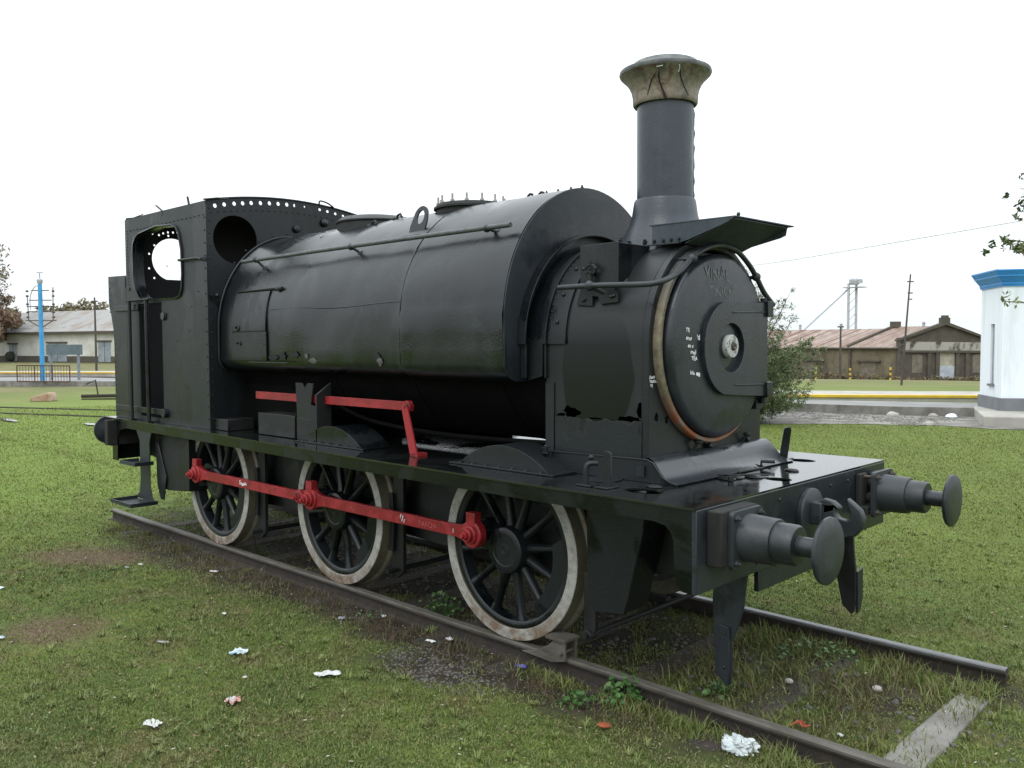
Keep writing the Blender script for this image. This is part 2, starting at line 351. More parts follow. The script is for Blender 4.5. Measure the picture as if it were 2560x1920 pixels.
# ------------------------------------------------------------------ grass blades
def blades(name, n, rmin, rmax, a0, a1, mat, lmin=.012, lmax=.034, keep=None, wid=.0030, seed=1):
    R = np.random.default_rng(seed)
    u = R.random(n); r = rmin*(rmax/rmin)**u; a = math.radians(a0)+(math.radians(a1)-math.radians(a0))*R.random(n)
    x = CAM.x+r*np.cos(a); y = CAM.y+r*np.sin(a)
    dm = dirt_mask_np(x, y); k = R.random(n) > dm*1.03
    k &= ~((np.abs(np.abs(y)-.873) < .05) & (x > -7.2) & (x < 2.75)) | ((np.abs(y+.873) < .05) & (x > 2.9))
    k &= ~((x > 2.46) & (x < 2.68) & (y > -.95) & (y < .58))
    if keep is not None: k &= keep(x, y)
    x, y, r = x[k], y[k], r[k]; n = len(x)
    clump = np.sin(x*3.1+np.sin(y*2.3)*1.7)*np.sin(y*2.7+np.sin(x*1.9)*2)
    rail = np.exp(-((np.abs(y)-.98)/.10)**2)*(x > .2)+np.exp(-((y-1.03)/.14)**2)*(x < 2.7)*.8
    ln = (lmin+(lmax-lmin)*R.random(n)**1.6)*(1+.25*clump)*(1+rail*1.1)*np.maximum(1, (r/7)**.3)
    wd = wid*(.7+.6*R.random(n))*np.maximum(1, (r/5.5)**.72)
    th = R.random(n)*2*PI; lean = .25+1.0*R.random(n); la = R.random(n)*2*PI
    ux, uy = np.cos(th)*wd, np.sin(th)*wd
    dx, dy = np.cos(la)*np.sin(lean)*ln, np.sin(la)*np.sin(lean)*ln; dz = np.cos(lean)*ln
    z = gheight(x, y)-.004
    V = np.empty((n, 5, 3))
    V[:, 0] = np.stack([x-ux, y-uy, z], 1); V[:, 1] = np.stack([x+ux, y+uy, z], 1)
    mx_, my_, mz_ = x+dx*.35, y+dy*.35, z+dz*.62
    V[:, 2] = np.stack([mx_-ux*.8, my_-uy*.8, mz_], 1); V[:, 3] = np.stack([mx_+ux*.8, my_+uy*.8, mz_], 1)
    V[:, 4] = np.stack([x+dx*1.1, y+dy*1.1, z+dz], 1)
    base = np.arange(n)[:, None]*5
    T = (base+np.array([[0, 1, 3, 0, 3, 2, 2, 3, 4]])).reshape(-1)
    me = bpy.data.meshes.new(name); me.vertices.add(n*5); me.vertices.foreach_set('co', V.reshape(-1))
    me.loops.add(n*9); me.loops.foreach_set('vertex_index', T.astype(np.int32)); me.polygons.add(n*3)
    me.polygons.foreach_set('loop_start', np.arange(n*3, dtype=np.int32)*3); me.update(calc_edges=True)
    at = me.attributes.new('tint', 'FLOAT', 'POINT'); at.data.foreach_set('value', np.repeat(R.random(n), 5).astype(np.float32))
    me.materials.append(mat); me.shade_smooth()
    o = bpy.data.objects.new(name, me); COL.objects.link(o); return o
m, t, b = nodes('grass_blade'); GRASS = m
p = pos(t); c, n1, n2, n3 = grass_col(t, p)
at = t.nodes.new('ShaderNodeAttribute'); at.attribute_name = 'tint'
c = mixc(t, ramp(t, at.outputs['Fac'], [(0, .0), (.6, .35), (1, 1.0)]), mixc(t, 1.0, c, (1.2, 1.2, 1.15), 'MULTIPLY'), (.19, .21, .075))
c = mixc(t, ramp(t, at.outputs['Fac'], [(0, .8), (.16, .5), (.22, 0.0)]), c, (.19, .15, .07))
t.links.new(c, b.inputs['Base Color']); b.inputs['Roughness'].default_value = .55; b.inputs['Specular IOR Level'].default_value = .3
b.inputs['Transmission Weight'].default_value = 0
def lawn(x, y):
    near = y < lines_y([(-80, 3), (-45, 6), (-20, 12), (-6.8, 15.9), (-5.3, 17.2), (-3.6, 18.2), (-1.4, 18.4), (6, 19.5)], x)
    return near & (x > -40)
g = blades('grass', 1400000, 2.8, 34, 88, 186, GRASS, keep=lawn); tag(g, 'short green and yellowing grass of the lawn all round the track', 'grass', kind='stuff')
m, t, b = nodes('dry_weed_stems'); DRY = m
at = t.nodes.new('ShaderNodeAttribute'); at.attribute_name = 'tint'
t.links.new(ramp(t, at.outputs['Fac'], [(0, (.055, .030, .022)), (.4, (.12, .075, .045)), (.7, (.05, .075, .015)), (1, (.14, .13, .06))]), b.inputs['Base Color']); b.inputs['Roughness'].default_value = .8
def strip_blades(name, n, boxes, mat, lmin, lmax, wid, seed, label, cat):
    R = np.random.default_rng(seed); xs = []; ys = []
    for (x0, x1, y0, y1, fr) in boxes:
        k = int(n*fr); xs.append(x0+(x1-x0)*R.random(k)); yy = y0+(y1-y0)*(R.random(k)); ys.append(yy)
    x = np.concatenate(xs); y = np.concatenate(ys); 
    dens = np.sin(x*5.3+1)*np.sin(y*7+x*2.2)+np.sin(x*13)*.5
    k = R.random(len(x)) < np.clip(.55+.5*dens, .06, 1); x = x[k]; y = y[k]; n = len(x)
    ln = lmin+(lmax-lmin)*R.random(n)**2; wd = wid*(.6+.8*R.random(n)); th = R.random(n)*2*PI; lean = .2+.9*R.random(n); la = R.random(n)*2*PI
    ux, uy = np.cos(th)*wd, np.sin(th)*wd; dx, dy, dz = np.cos(la)*np.sin(lean)*ln, np.sin(la)*np.sin(lean)*ln, np.cos(lean)*ln
    z = np.full(n, -.13); V = np.empty((n, 5, 3))
    V[:, 0] = np.stack([x-ux, y-uy, z], 1); V[:, 1] = np.stack([x+ux, y+uy, z], 1)
    V[:, 2] = np.stack([x+dx*.3-ux*.8, y+dy*.3-uy*.8, z+dz*.6], 1); V[:, 3] = np.stack([x+dx*.3+ux*.8, y+dy*.3+uy*.8, z+dz*.6], 1)
    V[:, 4] = np.stack([x+dx, y+dy, z+dz], 1)
    T = (np.arange(n)[:, None]*5+np.array([[0, 1, 3, 0, 3, 2, 2, 3, 4]])).reshape(-1)
    me = bpy.data.meshes.new(name); me.vertices.add(n*5); me.vertices.foreach_set('co', V.reshape(-1))
    me.loops.add(n*9); me.loops.foreach_set('vertex_index', T.astype(np.int32)); me.polygons.add(n*3)
    me.polygons.foreach_set('loop_start', np.arange(n*3, dtype=np.int32)*3); me.update(calc_edges=True)
    at = me.attributes.new('tint', 'FLOAT', 'POINT'); at.data.foreach_set('value', np.repeat(R.random(n), 5).astype(np.float32))
    me.materials.append(mat); o = bpy.data.objects.new(name, me); COL.objects.link(o); tag(o, label, cat, kind='stuff'); return o
def tufts(name, n, mat, label, seed, lmin, lmax, keep):
    R = np.random.default_rng(seed); u = R.random(n*3); r = 3.6*(16/3.6)**u; a = math.radians(100)+math.radians(68)*R.random(n*3); cx = CAM.x+r*np.cos(a); cy = CAM.y+r*np.sin(a)
    k = keep(cx, cy) & (dirt_mask_np(cx, cy) < .3); cx, cy = cx[k][:n], cy[k][:n]; m_ = 22; x = np.repeat(cx, m_); y = np.repeat(cy, m_); n = len(x); la = R.random(n)*2*PI
    x = x+.02*np.cos(la)*R.random(n); y = y+.02*np.sin(la)*R.random(n)
    ln = lmin+(lmax-lmin)*R.random(n); wd = .0028*(.7+.6*R.random(n)); lean = .35+.85*R.random(n); th = la+PI/2
    ux, uy = np.cos(th)*wd, np.sin(th)*wd; dx, dy, dz = np.cos(la)*np.sin(lean)*ln, np.sin(la)*np.sin(lean)*ln, np.cos(lean)*ln
    z = gheight(x, y)-.004; V = np.empty((n, 5, 3))
    V[:, 0] = np.stack([x-ux, y-uy, z], 1); V[:, 1] = np.stack([x+ux, y+uy, z], 1)
    V[:, 2] = np.stack([x+dx*.4-ux, y+dy*.4-uy, z+dz*.75], 1); V[:, 3] = np.stack([x+dx*.4+ux, y+dy*.4+uy, z+dz*.75], 1)
    V[:, 4] = np.stack([x+dx, y+dy, z+dz*.9], 1)
    T = (np.arange(n)[:, None]*5+np.array([[0, 1, 3, 0, 3, 2, 2, 3, 4]])).reshape(-1)
    me = bpy.data.meshes.new(name); me.vertices.add(n*5); me.vertices.foreach_set('co', V.reshape(-1)); me.loops.add(n*9); me.loops.foreach_set('vertex_index', T.astype(np.int32)); me.polygons.add(n*3)
    me.polygons.foreach_set('loop_start', np.arange(n*3, dtype=np.int32)*3); me.update(calc_edges=True)
    at = me.attributes.new('tint', 'FLOAT', 'POINT'); at.data.foreach_set('value', np.repeat(.3+.7*R.random(n), 5).astype(np.float32)); me.materials.append(mat)
    o = bpy.data.objects.new(name, me); COL.objects.link(o); tag(o, label, 'grass', kind='stuff')
tufts('grass_tufts', 620, GRASS, 'slightly longer tufts of bright grass standing out of the short lawn', 31, .03, .075, lawn)
def leaf_litter(n, seed):
    R = np.random.default_rng(seed); u = R.random(n); r = 3.5*(14/3.5)**u; a = math.radians(100)+math.radians(68)*R.random(n); x = CAM.x+r*np.cos(a); y = CAM.y+r*np.sin(a)
    s_ = (.004+.007*R.random(n)**2)*np.maximum(1, (r/6)**.5); th = R.random(n)*2*PI; z = gheight(x, y)+.010+.012*R.random(n); tl = R.normal(size=n)*.35
    c_, sn = np.cos(th), np.sin(th); V = np.empty((n, 4, 3))
    for q, (du, dv) in enumerate(((-1.5, 0), (0, -.6), (1.5, 0), (0, .6))): V[:, q] = np.stack([x+s_*(du*c_-dv*sn), y+s_*(du*sn+dv*c_), z+s_*(du*tl*.5)], 1)
    me = bpy.data.meshes.new('leaf_litter'); me.vertices.add(n*4); me.vertices.foreach_set('co', V.reshape(-1)); me.loops.add(n*4); me.loops.foreach_set('vertex_index', np.arange(n*4, dtype=np.int32)); me.polygons.add(n); me.polygons.foreach_set('loop_start', np.arange(n, dtype=np.int32)*4); me.update(calc_edges=True)
    at = me.attributes.new('tint', 'FLOAT', 'POINT'); at.data.foreach_set('value', np.repeat(R.random(n), 4).astype(np.float32))
    m, t, b = nodes('dead_leaf_bits'); at = t.nodes.new('ShaderNodeAttribute'); at.attribute_name = 'tint'
    t.links.new(ramp(t, at.outputs['Fac'], [(0, (.10, .06, .035)), (.4, (.20, .13, .07)), (.75, (.10, .14, .03)), (.92, (.30, .26, .16)), (1, (.45, .43, .36))]), b.inputs['Base Color']); b.inputs['Roughness'].default_value = .8; me.materials.append(m)
    o = bpy.data.objects.new('leaf_litter', me); COL.objects.link(o); tag(o, 'tiny dead leaves and bits scattered through the lawn and dirt', 'leaf litter', kind='stuff')
leaf_litter(9000, 41)
strip_blades('dry_weeds', 26000, [(-6.5, 1.4, -1.28, -.93, .34), (-6, 2.4, -.8, .8, .40), (.9, 2.4, -.82, .82, .26)], DRY, .02, .12, .0024, 3, 'thin brown and green weeds between and beside the rails', 'weeds')
strip_blades('track_grass', 15000, [(1.0, 2.7, .45, .83, .40), (1.0, 2.9, -.83, .45, .35), (.2, 3.4, -1.12, -.93, .25)], GRASS, .03, .14, .0032, 5, 'taller tufts of green grass growing against the rails in front of the engine', 'grass')
# gravel
def pebbles(name, n, cx, cy, rx, ry, mat, smin, smax, label, seed, z0=-.128):
    R = random.Random(seed); mb = MB()
    for _ in range(n):
        a = R.random()*2*PI; q = R.random()**.6; x = cx+rx*q*math.cos(a); y = cy+ry*q*math.sin(a); s = R.uniform(smin, smax)
        if abs(abs(y)-.873) < .09: continue
        mb.ball((x, y, z0+s*.3), s, 6, (R.uniform(.7, 1.3), R.uniform(.7, 1.3), .6))
    o = mb.build(name, mat, smooth=False); tag(o, label, 'gravel', kind='stuff')
STONE = simple('small_stones', (.13, .125, .115), (.06, .055, .05), 20, .9, .2)
pebbles('gravel', 520, -.15, -1.37, .55, .28, STONE, .005, .013, 'dark bare patch of small stones beside the near rail', 11)
pebbles('ballast', 900, -1.5, 0, 5, .78, STONE, .008, .022, 'scattered stones on the bare earth under the locomotive', 12)
# ------------------------------------------------------------------ rails and sleepers
def make_rail(y, x0, x1, label, head):
    mb = MB()
    prof = [(-.062, -.145), (.062, -.145), (.062, -.130), (.012, -.112), (.010, -.045), (.032, -.036), (.036, -.022), (.036, -.007), (.026, 0), (-.026, 0), (-.036, -.007), (-.036, -.022), (-.032, -.036), (-.010, -.045), (-.012, -.112), (-.062, -.130)]
    xs = np.linspace(x0, x1, 40); k = len(prof); vs = []
    for x in xs:
        for a, b in prof: vs.append((x, y+a+.002*math.sin(x*1.7), b+.0025*math.sin(x*2.3)))
    for i in range(len(xs)-1):
        for j in range(k):
            mb.m = 1 if j in (6, 7, 8, 9, 10) else 0
            mb.v, mb.f = mb.v, mb.f
            mb.f.append((i*k+j, i*k+(j+1) % k, (i+1)*k+(j+1) % k, (i+1)*k+j)); mb.mi.append(mb.m)
    mb.v = [tuple(v) for v in vs]
    mb.f.append(tuple(range(k))[::-1]); mb.mi.append(0); mb.f.append(tuple((len(xs)-1)*k+j for j in range(k))); mb.mi.append(0)
    o = mb.build('rail', [RAILW, head], smooth=True, ang=30); tag(o, label, 'rail', 'two rails under the locomotive')
make_rail(-.873, -6.95, 4.3, 'near rail, half buried in grass and dirt, with wheel clamp', RAILM)
make_rail(.873, -6.6, 2.67, 'far rail, its cut end standing bare on the lawn at right', RAILF)
sx_ = [-6.0, -5.22, -4.44, -3.66, -2.88, -2.1, -1.42, -.64, .13, .90, 1.70]
mb = MB(); mb.box((-.10, -1.15, -.2), (.10, 1.15, -.118)); mb.m = 0
sl0 = None
for i, x in enumerate(sx_):
    if sl0 is None:
        sl0 = mb.build('sleeper', simple('weathered_sleeper', (.055, .045, .036), (.025, .02, .016), 5, .9, .5), bevel=.012); o = sl0
    else: o = sl0.copy(); COL.objects.link(o)
    o.location.x = x; tag(o, 'dark buried sleeper between the rails, '+['behind the rear cab steps', 'just behind the rear wheels', 'just ahead of the rear wheels', 'between rear and middle wheels, nearer the rear', 'between rear and middle wheels, nearer the middle', 'under the middle wheels', 'just ahead of the middle wheels', 'just behind the front wheels', 'under the front wheels', 'just ahead of the front wheels', 'under the front buffer beam'][i], 'sleeper', 'buried sleepers under the engine')
mb = MB(); mb.xz([(0, 0), (1, 0), (1, 1)], 0, .1) if False else None
pts = [(2.47, -.98), (2.66, -1.0), (2.675, -.3), (2.665, .3), (2.66, .555), (2.49, .56), (2.475, 0)]
mb.plate(pts, [], (0, 0, -.106), (1, 0, 0), (0, 1, 0), .12)
o = mb.build('sleeper', CONC, bevel=.012); tag(o, 'bare grey concrete sleeper lying between the rail ends at lower right', 'sleeper')
# wheel clamp on near rail
mb = MB(); mb.xz([(.17, -.03), (.30, .004), (.42, .07), (.47, .12), (.56, .12), (.56, -.01), (.45, -.04)], -.935, .02)
mb.xz([(.17, -.03), (.30, .004), (.42, .07), (.47, .12), (.56, .12), (.56, -.01), (.45, -.04)], -.825, .02)
mb.plate([(.40, -.95), (.57, -.95), (.57, -.80), (.40, -.80)], [], (0, 0, .135), (1, 0, 0), (0, 1, 0), .02); mb.cyl((.53, -.96, .04), (.53, -.79, .04), .014)
o = mb.build('rail_clamp', RAILM, bevel=.003); tag(o, 'rusty steel clamp bolted on the near rail against the front wheel', 'clamp')

# ================================================================== LOCOMOTIVE
loco = empty('steam_locomotive', (0, 0, 0), 'black saddle tank steam locomotive with red coupling rods, standing on a short track', 'locomotive')
SPLIT = {'oil_cups': 'oil_cup', 'crank_pins': 'crank_pin', 'apron_side': 'apron_side', 'door_bar': 'door_bar', 'broken_bolts': 'broken_bolt', 'studs': 'stud', 'handrail_knobs': 'handrail_knob', 'bolts': 'bolt', 'axles': 'axle',
         'eye_bolts': 'eye_bolt', 'post': 'post', 'lintels': 'lintel', 'bricked_doorway': 'bricked_doorway', 'bricked_window': 'bricked_window', 'pilasters': 'pilaster', 'balusters': 'baluster', 'weld_scars': 'weld_scar', 'rust_holes': 'rust_hole',
         'cab_handrail': 'cab_handrail', 'patch_plates': 'patch_plate', 'knobs': 'knob', 'base_bolts': 'bolt', 'cracks': 'crack', 'painted_daylight_marks': 'painted_daylight', 'leg_tube': 'leg_tube', 'rail_bar': 'rail_bar', 'torn_edge': 'torn_edge',
         'crossarms': 'crossarm', 'roof_scraps': 'roof_scrap', 'brake_rigging': 'brake_rod', 'boiler_band': 'boiler_band', 'added_block_plate': 'added_block_plate', 'roof_patches': 'roof_patch'}
def clusters(mb, tol=.004):
    par = list(range(len(mb.v)))
    def find(a):
        while par[a] != a: par[a] = par[par[a]]; a = par[a]
        return a
    for f in mb.f:
        a = find(f[0])
        for q in f[1:]: par[find(q)] = a
    V = np.array([tuple(v) for v in mb.v]); isl = {}
    for f, m_ in zip(mb.f, mb.mi): isl.setdefault(find(f[0]), []).append((f, m_))
    ks = list(isl); bb = []
    for k in ks:
        ids = list({i for f, _ in isl[k] for i in f}); bb.append((V[ids].min(0)-tol, V[ids].max(0)+tol))
    g = list(range(len(ks)))
    def fg(a):
        while g[a] != a: g[a] = g[g[a]]; a = g[a]
        return a
    for i in range(len(ks)):
        for j in range(i): 
            if (bb[i][0] <= bb[j][1]).all() and (bb[j][0] <= bb[i][1]).all(): g[fg(i)] = fg(j)
    out = {}
    for i, k in enumerate(ks): out.setdefault(fg(i), []).extend(isl[k])
    res = []
    for fl in out.values():
        n = MB(); mp = {}
        for f, m_ in fl:
            for i in f:
                if i not in mp: mp[i] = len(n.v); n.v.append(mb.v[i])
            n.f.append(tuple(mp[i] for i in f)); n.mi.append(m_)
        res.append(n)
    return res
def part(name, mb, mat, bevel=0, parent=None, label=None, **k):
    if name == 'rivets':
        me = parent.data; bm = bmesh.new(); bm.from_mesh(me); t_ = bpy.data.meshes.new('t'); t_.from_pydata([tuple(v) for v in mb.v], [], mb.f); t_.shade_smooth(); bm.from_mesh(t_); bm.to_mesh(me); bm.free(); bpy.data.meshes.remove(t_); return parent
    if name in SPLIT:
        for c_ in clusters(mb): o = c_.build(SPLIT[name], mat, parent or loco, bevel, **k)
        return o
    o = mb.build(name, mat, parent or loco, bevel, **k)
    if label: o['label'] = label
    return o
R = .628; AX = [-4.1715, -2.0407, 0.0]
def edge_y(x): return float(np.interp(x, [-6.6, -5.2, -4, -2.6, -1.9, -.5, 2], [1.06, 1.10, 1.13, 1.19, 1.225, 1.265, 1.271]))
# --- running board
mb = MB(); xs = [-6.6, -6.2, -5.8, -5.4, -5.0, -4.6, -4.2, -3.8, -3.4, -3, -2.6, -2.2, -1.8, -1.4, -1, -.6, -.2, .2, .6, 1, 1.3, 1.74]
near = [(x, -edge_y(x)-.006*math.sin(x*3.7)) for x in xs]; far_ = [(x, edge_y(x)) for x in reversed(xs)]
holes = [circ(1.225, -1.0, .125, 24, .085), circ(1.31, .835, .105, 24, .08), circ(1.60, -.08, .085, 20, .07)]
mb.plate(near+far_, holes, (0, 0, 1.195), (1, 0, 0), (0, 1, 0), .012)
FP = part('running_board', mb, WETB, .002)
mb = MB(); rz = random.Random(2)
for (x, y) in [(1.36, -.30), (1.45, -.12), (1.40, .12), (1.28, .22), (1.37, -.22), (1.20, -.86), (1.5, .3)]:
    mb.ball((x, y, 1.2), rz.uniform(.02, .045), 8, (1.5, 1, .35))
for (a, b_) in (((1.27, -.25, 1.21), (1.5, -.02, 1.205)), ((1.3, -.05, 1.206), (1.35, .2, 1.215)), ((1.4, .2, 1.21), (1.18, .35, 1.21))): mb.tube([a, b_], .006, 6)
mb.tube([(1.42, -.35, 1.2), (1.42, -.35, 1.225)], .02, 8); mb.tube([(1.28, .30, 1.2), (1.28, .30, 1.24), (1.36, .34, 1.24)], .012, 8)
part('broken_bolts', mb, BLKM, parent=FP)
# --- valances with front knees
def valance(s):
    mb = MB(); xs2 = [x for x in xs if x <= 1.0]
    def slab(poly):
        n = len(poly); vs = [(x, s*(edge_y(x)-.012), z) for x, z in poly]+[(x, s*(edge_y(x)-.026), z) for x, z in poly]
        tris = tessellate_polygon([[Vector((x, z, 0)) for x, z in poly]])
        mb.add(vs, [tuple(q) for q in tris]+[tuple(i+n for i in q)[::-1] for q in tris]+[(i, (i+1) % n, (i+1) % n+n, i+n) for i in range(n)])
    slab([(1.0, 1.182), (1.72, 1.182), (1.72, .735), (1.66, .738), (1.622, .77), (1.606, .89), (1.602, 1.0), (1.585, 1.045), (1.55, 1.078), (1.48, 1.092), (1.0, 1.092)])
    slab([(-6.45, 1.182), (-5.8, 1.182), (-5.8, 1.092), (-6.0, 1.092), (-6.2, 1.06), (-6.28, .98), (-6.30, .69), (-6.45, .69)])
    xq = [x for x in xs2 if x >= -5.8]
    vs = [(x, s*(edge_y(x)-d_), z) for x in xq for d_, z in ((.012, 1.182), (.012, 1.092), (.026, 1.092), (.026, 1.182))]
    mb.add(vs, [(i*4+j, i*4+(j+1) % 4, i*4+4+(j+1) % 4, i*4+4+j) for i in range(len(xq)-1) for j in range(4)])
    # inner flange around the knee
    kn = [(1.72, .735), (1.66, .738), (1.622, .77), (1.606, .89), (1.602, 1.0), (1.585, 1.045), (1.55, 1.078), (1.48, 1.092), (.6, 1.092)]
    for i in range(len(kn)-1):
        (x0, z0), (x1, z1) = kn[i], kn[i+1]
        a, b_ = edge_y(x0)-.026, edge_y(x1)-.026
        mb.add([(x0, s*a, z0), (x1, s*b_, z1), (x1, s*(b_-.06), z1), (x0, s*(a-.06), z0), (x0, s*a, z0+.008), (x1, s*b_, z1+.008), (x1, s*(b_-.06), z1+.008), (x0, s*(a-.06), z0+.008)], [(0, 1, 2, 3), (7, 6, 5, 4), (0, 4, 5, 1), (1, 5, 6, 2), (2, 6, 7, 3), (3, 7, 4, 0)])
    part('valance', mb, VALM, 0, ang=30)
valance(-1); valance(1)
# --- frames
for s in (-1, 1):
    mb = MB(); o_ = [(-6.4, 1.17), (-6.4, .75), (-5.6, .60), (-4.6, .46), (-3.7, .46), (-2.5, .50), (-1.5, .50), (-.5, .46), (.5, .46), (.75, .55), (1.70, .72), (1.70, 1.17)]
    mb.xz(o_, s*.66-.015, .03); part('frame_plate', mb, BLKM)
# --- front buffer beam
mb = MB(); mb.box((1.715, -1.26, .735), (1.745, 1.26, 1.183)); mb.box((1.69, -.55, .60), (1.72, .55, .735))
BB = part('buffer_beam', mb, GRY, .004)
mb = MB()
for y in (-.62, -.35, .35, .62):
    for z in (.79, 1.12): mb.ball((1.747, y, z), .012, 8, (.5, 1, 1))
part('rivets', mb, GRY, parent=BB)
mb = MB(); mb.box((-6.45, -1.05, .69), (-6.42, 1.05, 1.183)); part('buffer_beam', mb, BLK, .004)
# --- buffers
def buffer(s, y, x0, d, far=False, rear=False):
    mb = MB(); X = lambda v: x0+d*v
    prof = [(.135, .10), (.130, .115), (.123, .29), (.119, .296), (.107, .297), (.107, .395), (.098, .41), (.052, .411), (.050, .56)]
    mb.lathe([(r, h) for r, h in prof], (x0, y, 1.01), (d, 0, 0), 32)
    bo = part('buffer', mb, GRYF, .0015, label='buffer whose timber packing has rotted away' if far else None)
    mb = MB(); mb.plate(rrect(y-.16, .855, y+.16, 1.165, .03), [], (X(.12), 0, 0), (0, 1, 0), (0, 0, 1), .028*1.0)
    part('flange', mb, GRYF, .003, parent=bo)
    mb = MB()
    for a in (-.125, .125):
        for b_ in (-.12, .12):
            mb.hexbolt((X(.12), y+a, 1.01+b_), (d, 0, 0), .018, .016)
            if far: mb.cyl((X(0), y+a, 1.01+b_), (X(.12), y+a, 1.01+b_), .011)
    part('bolts', mb, DKST if far else GRYF, parent=bo)
    mb = MB(); mb.lathe([(.05, .52), (.10, .545), (.168, .552), (.172, .560), (.172, .570), (.165, .576), (.08, .581), (.0001, .583)], (x0, y, 1.01), (d, 0, 0), 40)
    part('buffer_head', mb, GRYF, parent=bo)
    mb = MB()
    if far:
        mb.box((X(0), y-.19, .90), (X(.035), y-.07, 1.15)); mb.box((X(0), y-.19, .87), (X(.08), y+.05, .93)); mb.box((X(.0), y+.02, .98), (X(.05), y+.16, 1.14)); mb.ball((X(.06), y-.08, .98), .04, 8)
        mb.ball((X(.05), y-.04, 1.07), .035, 7)
    else: mb.box((min(X(0), X(.092)), y-.225, .875), (max(X(0), X(.092)), y+.15, 1.172))
    part('packing_block', mb, WOOD, .008, parent=bo)
buffer(1, -.94, 1.745, 1); buffer(1, .94, 1.745, 1, True); buffer(1, -.94, -6.30, -1, rear=True); buffer(1, .94, -6.30, -1, rear=True)
# --- coupling hook
mb = MB(); mb.lathe([(.16, 0), (.16, .03), (.145, .04), (.0001, .042)], (1.745, .03, .985), (1, 0, 0), 32)
HK = part('drawbar_plate', mb, GRYF, .002)
mb = MB(); mb.box((1.78, -.035, .93), (1.86, .065, 1.07))
mb.xz([(1.80, 1.06), (1.86, 1.095), (1.92, 1.085), (1.962, 1.055), (1.962, 1.035), (1.935, 1.045), (1.935, 1.01), (1.96, .985), (2.0, .978), (2.025, .99), (2.028, 1.03), (2.012, 1.07), (2.005, 1.115), (2.04, 1.09), (2.09, 1.05), (2.112, 1.0), (2.10, .94), (2.06, .89), (2.0, .868), (1.93, .878), (1.89, .915), (1.86, .955), (1.80, .95)], -.012, .055)
part('coupling_hook', mb, GRYF, .010, parent=HK, seg=3)
# --- guard irons
mb = MB(); mb.xz([(1.495, .76), (1.71, .76), (1.695, .66), (1.68, .52), (1.64, .385), (1.60, .30), (1.607, .14), (1.60, .045), (1.57, .035), (1.50, .09), (1.485, .36), (1.478, .53), (1.487, .65)], -.655, .022)
GI = part('guard_iron', mb, GRY, .004)
mb = MB(); mb.xz([(1.535, .40), (1.597, .39), (1.60, .14), (1.593, .05), (1.575, .04), (1.53, .12)], -.672, .016); mb.ball((1.572, -.674, .35), .010, 8); mb.ball((1.57, -.674, .15), .010, 8)
part('foot_plate', mb, GRY, .003, parent=GI)
mb = MB(); mb.xz([(1.60, .76), (1.78, .76), (1.785, .65), (1.80, .50), (1.80, .30), (1.79, .22), (1.77, .205), (1.71, .26), (1.67, .44), (1.66, .60)], .64, .022)
GI = part('guard_iron', mb, BLKM, .004)  # blacker than the near iron: shade on its inner face put into the paint
mb = MB(); mb.yz([(.66, .50), (.745, .515), (.745, .30), (.71, .23), (.66, .21)], 1.81, .016); part('foot_plate', mb, GRY, .003, parent=GI)
# --- sandboxes in front of the leading wheels
for s in (-1, 1):
    mb = MB(); y0, y1 = (-.93, -.69) if s < 0 else (.69, .93)
    mb.xz([(.735, 1.18), (1.19, 1.18), (1.17, .93), (1.06, .50), (1.03, .405), (.80, .375), (.745, .43)], y0, y1-y0)
    part('sandbox', mb, BLK, .008)
    mb = MB(); mb.xz([(.695, .60), (.79, .60), (.785, .24), (.76, .20), (.73, .19), (.69, .22)], s*.90, .03); mb.cyl((.735, s*.90-.03, .205), (.735, s*.90+.05, .205), .035)
    part('brake_hanger', mb, BLKM, .003)
    for xx in (AX[0], AX[1]):
        mb = MB(); mb.xz([(xx+.66, 1.17), (xx+.79, 1.17), (xx+.78, .22), (xx+.70, .16), (xx+.645, .22)], s*.80, .03)
        mb.xz([(xx+.64, .85), (xx+.685, .85), (xx+.70, .60), (xx+.685, .38), (xx+.63, .38), (xx+.655, .6)], s*.83, .09)
        part('brake_hanger', mb, BLKM, .003)
mb = MB(); mb.cyl((.735, -.95, .205), (.735, .95, .205), .018); mb.cyl((AX[0]+.70, -.9, .23), (AX[0]+.70, .9, .23), .02); mb.cyl((AX[1]+.70, -.9, .23), (AX[1]+.70, .9, .23), .02)
mb.box((-4, -.03, .21), (.73, .03, .25)); part('brake_rigging', mb, BLKM)
mb = MB()
for xx in AX: mb.cyl((xx, -.72, R), (xx, .72, R), .085, n=20)
mb.box((-3.5, -.6, .5), (-2.7, .6, .9)); mb.box((-.8, -.55, .55), (.6, .55, 1.1)); part('axles', mb, BLKM)
for s in (-1, 1):       # springs above the axle boxes, inside the frames
    for xx in AX:
        mb = MB()
        for k in range(6): mb.box((xx-.36+.045*k, s*.72-.04, .94+.018*k), (xx+.36-.045*k, s*.72+.04, .956+.018*k))
        part('leaf_spring', mb, BLKM)
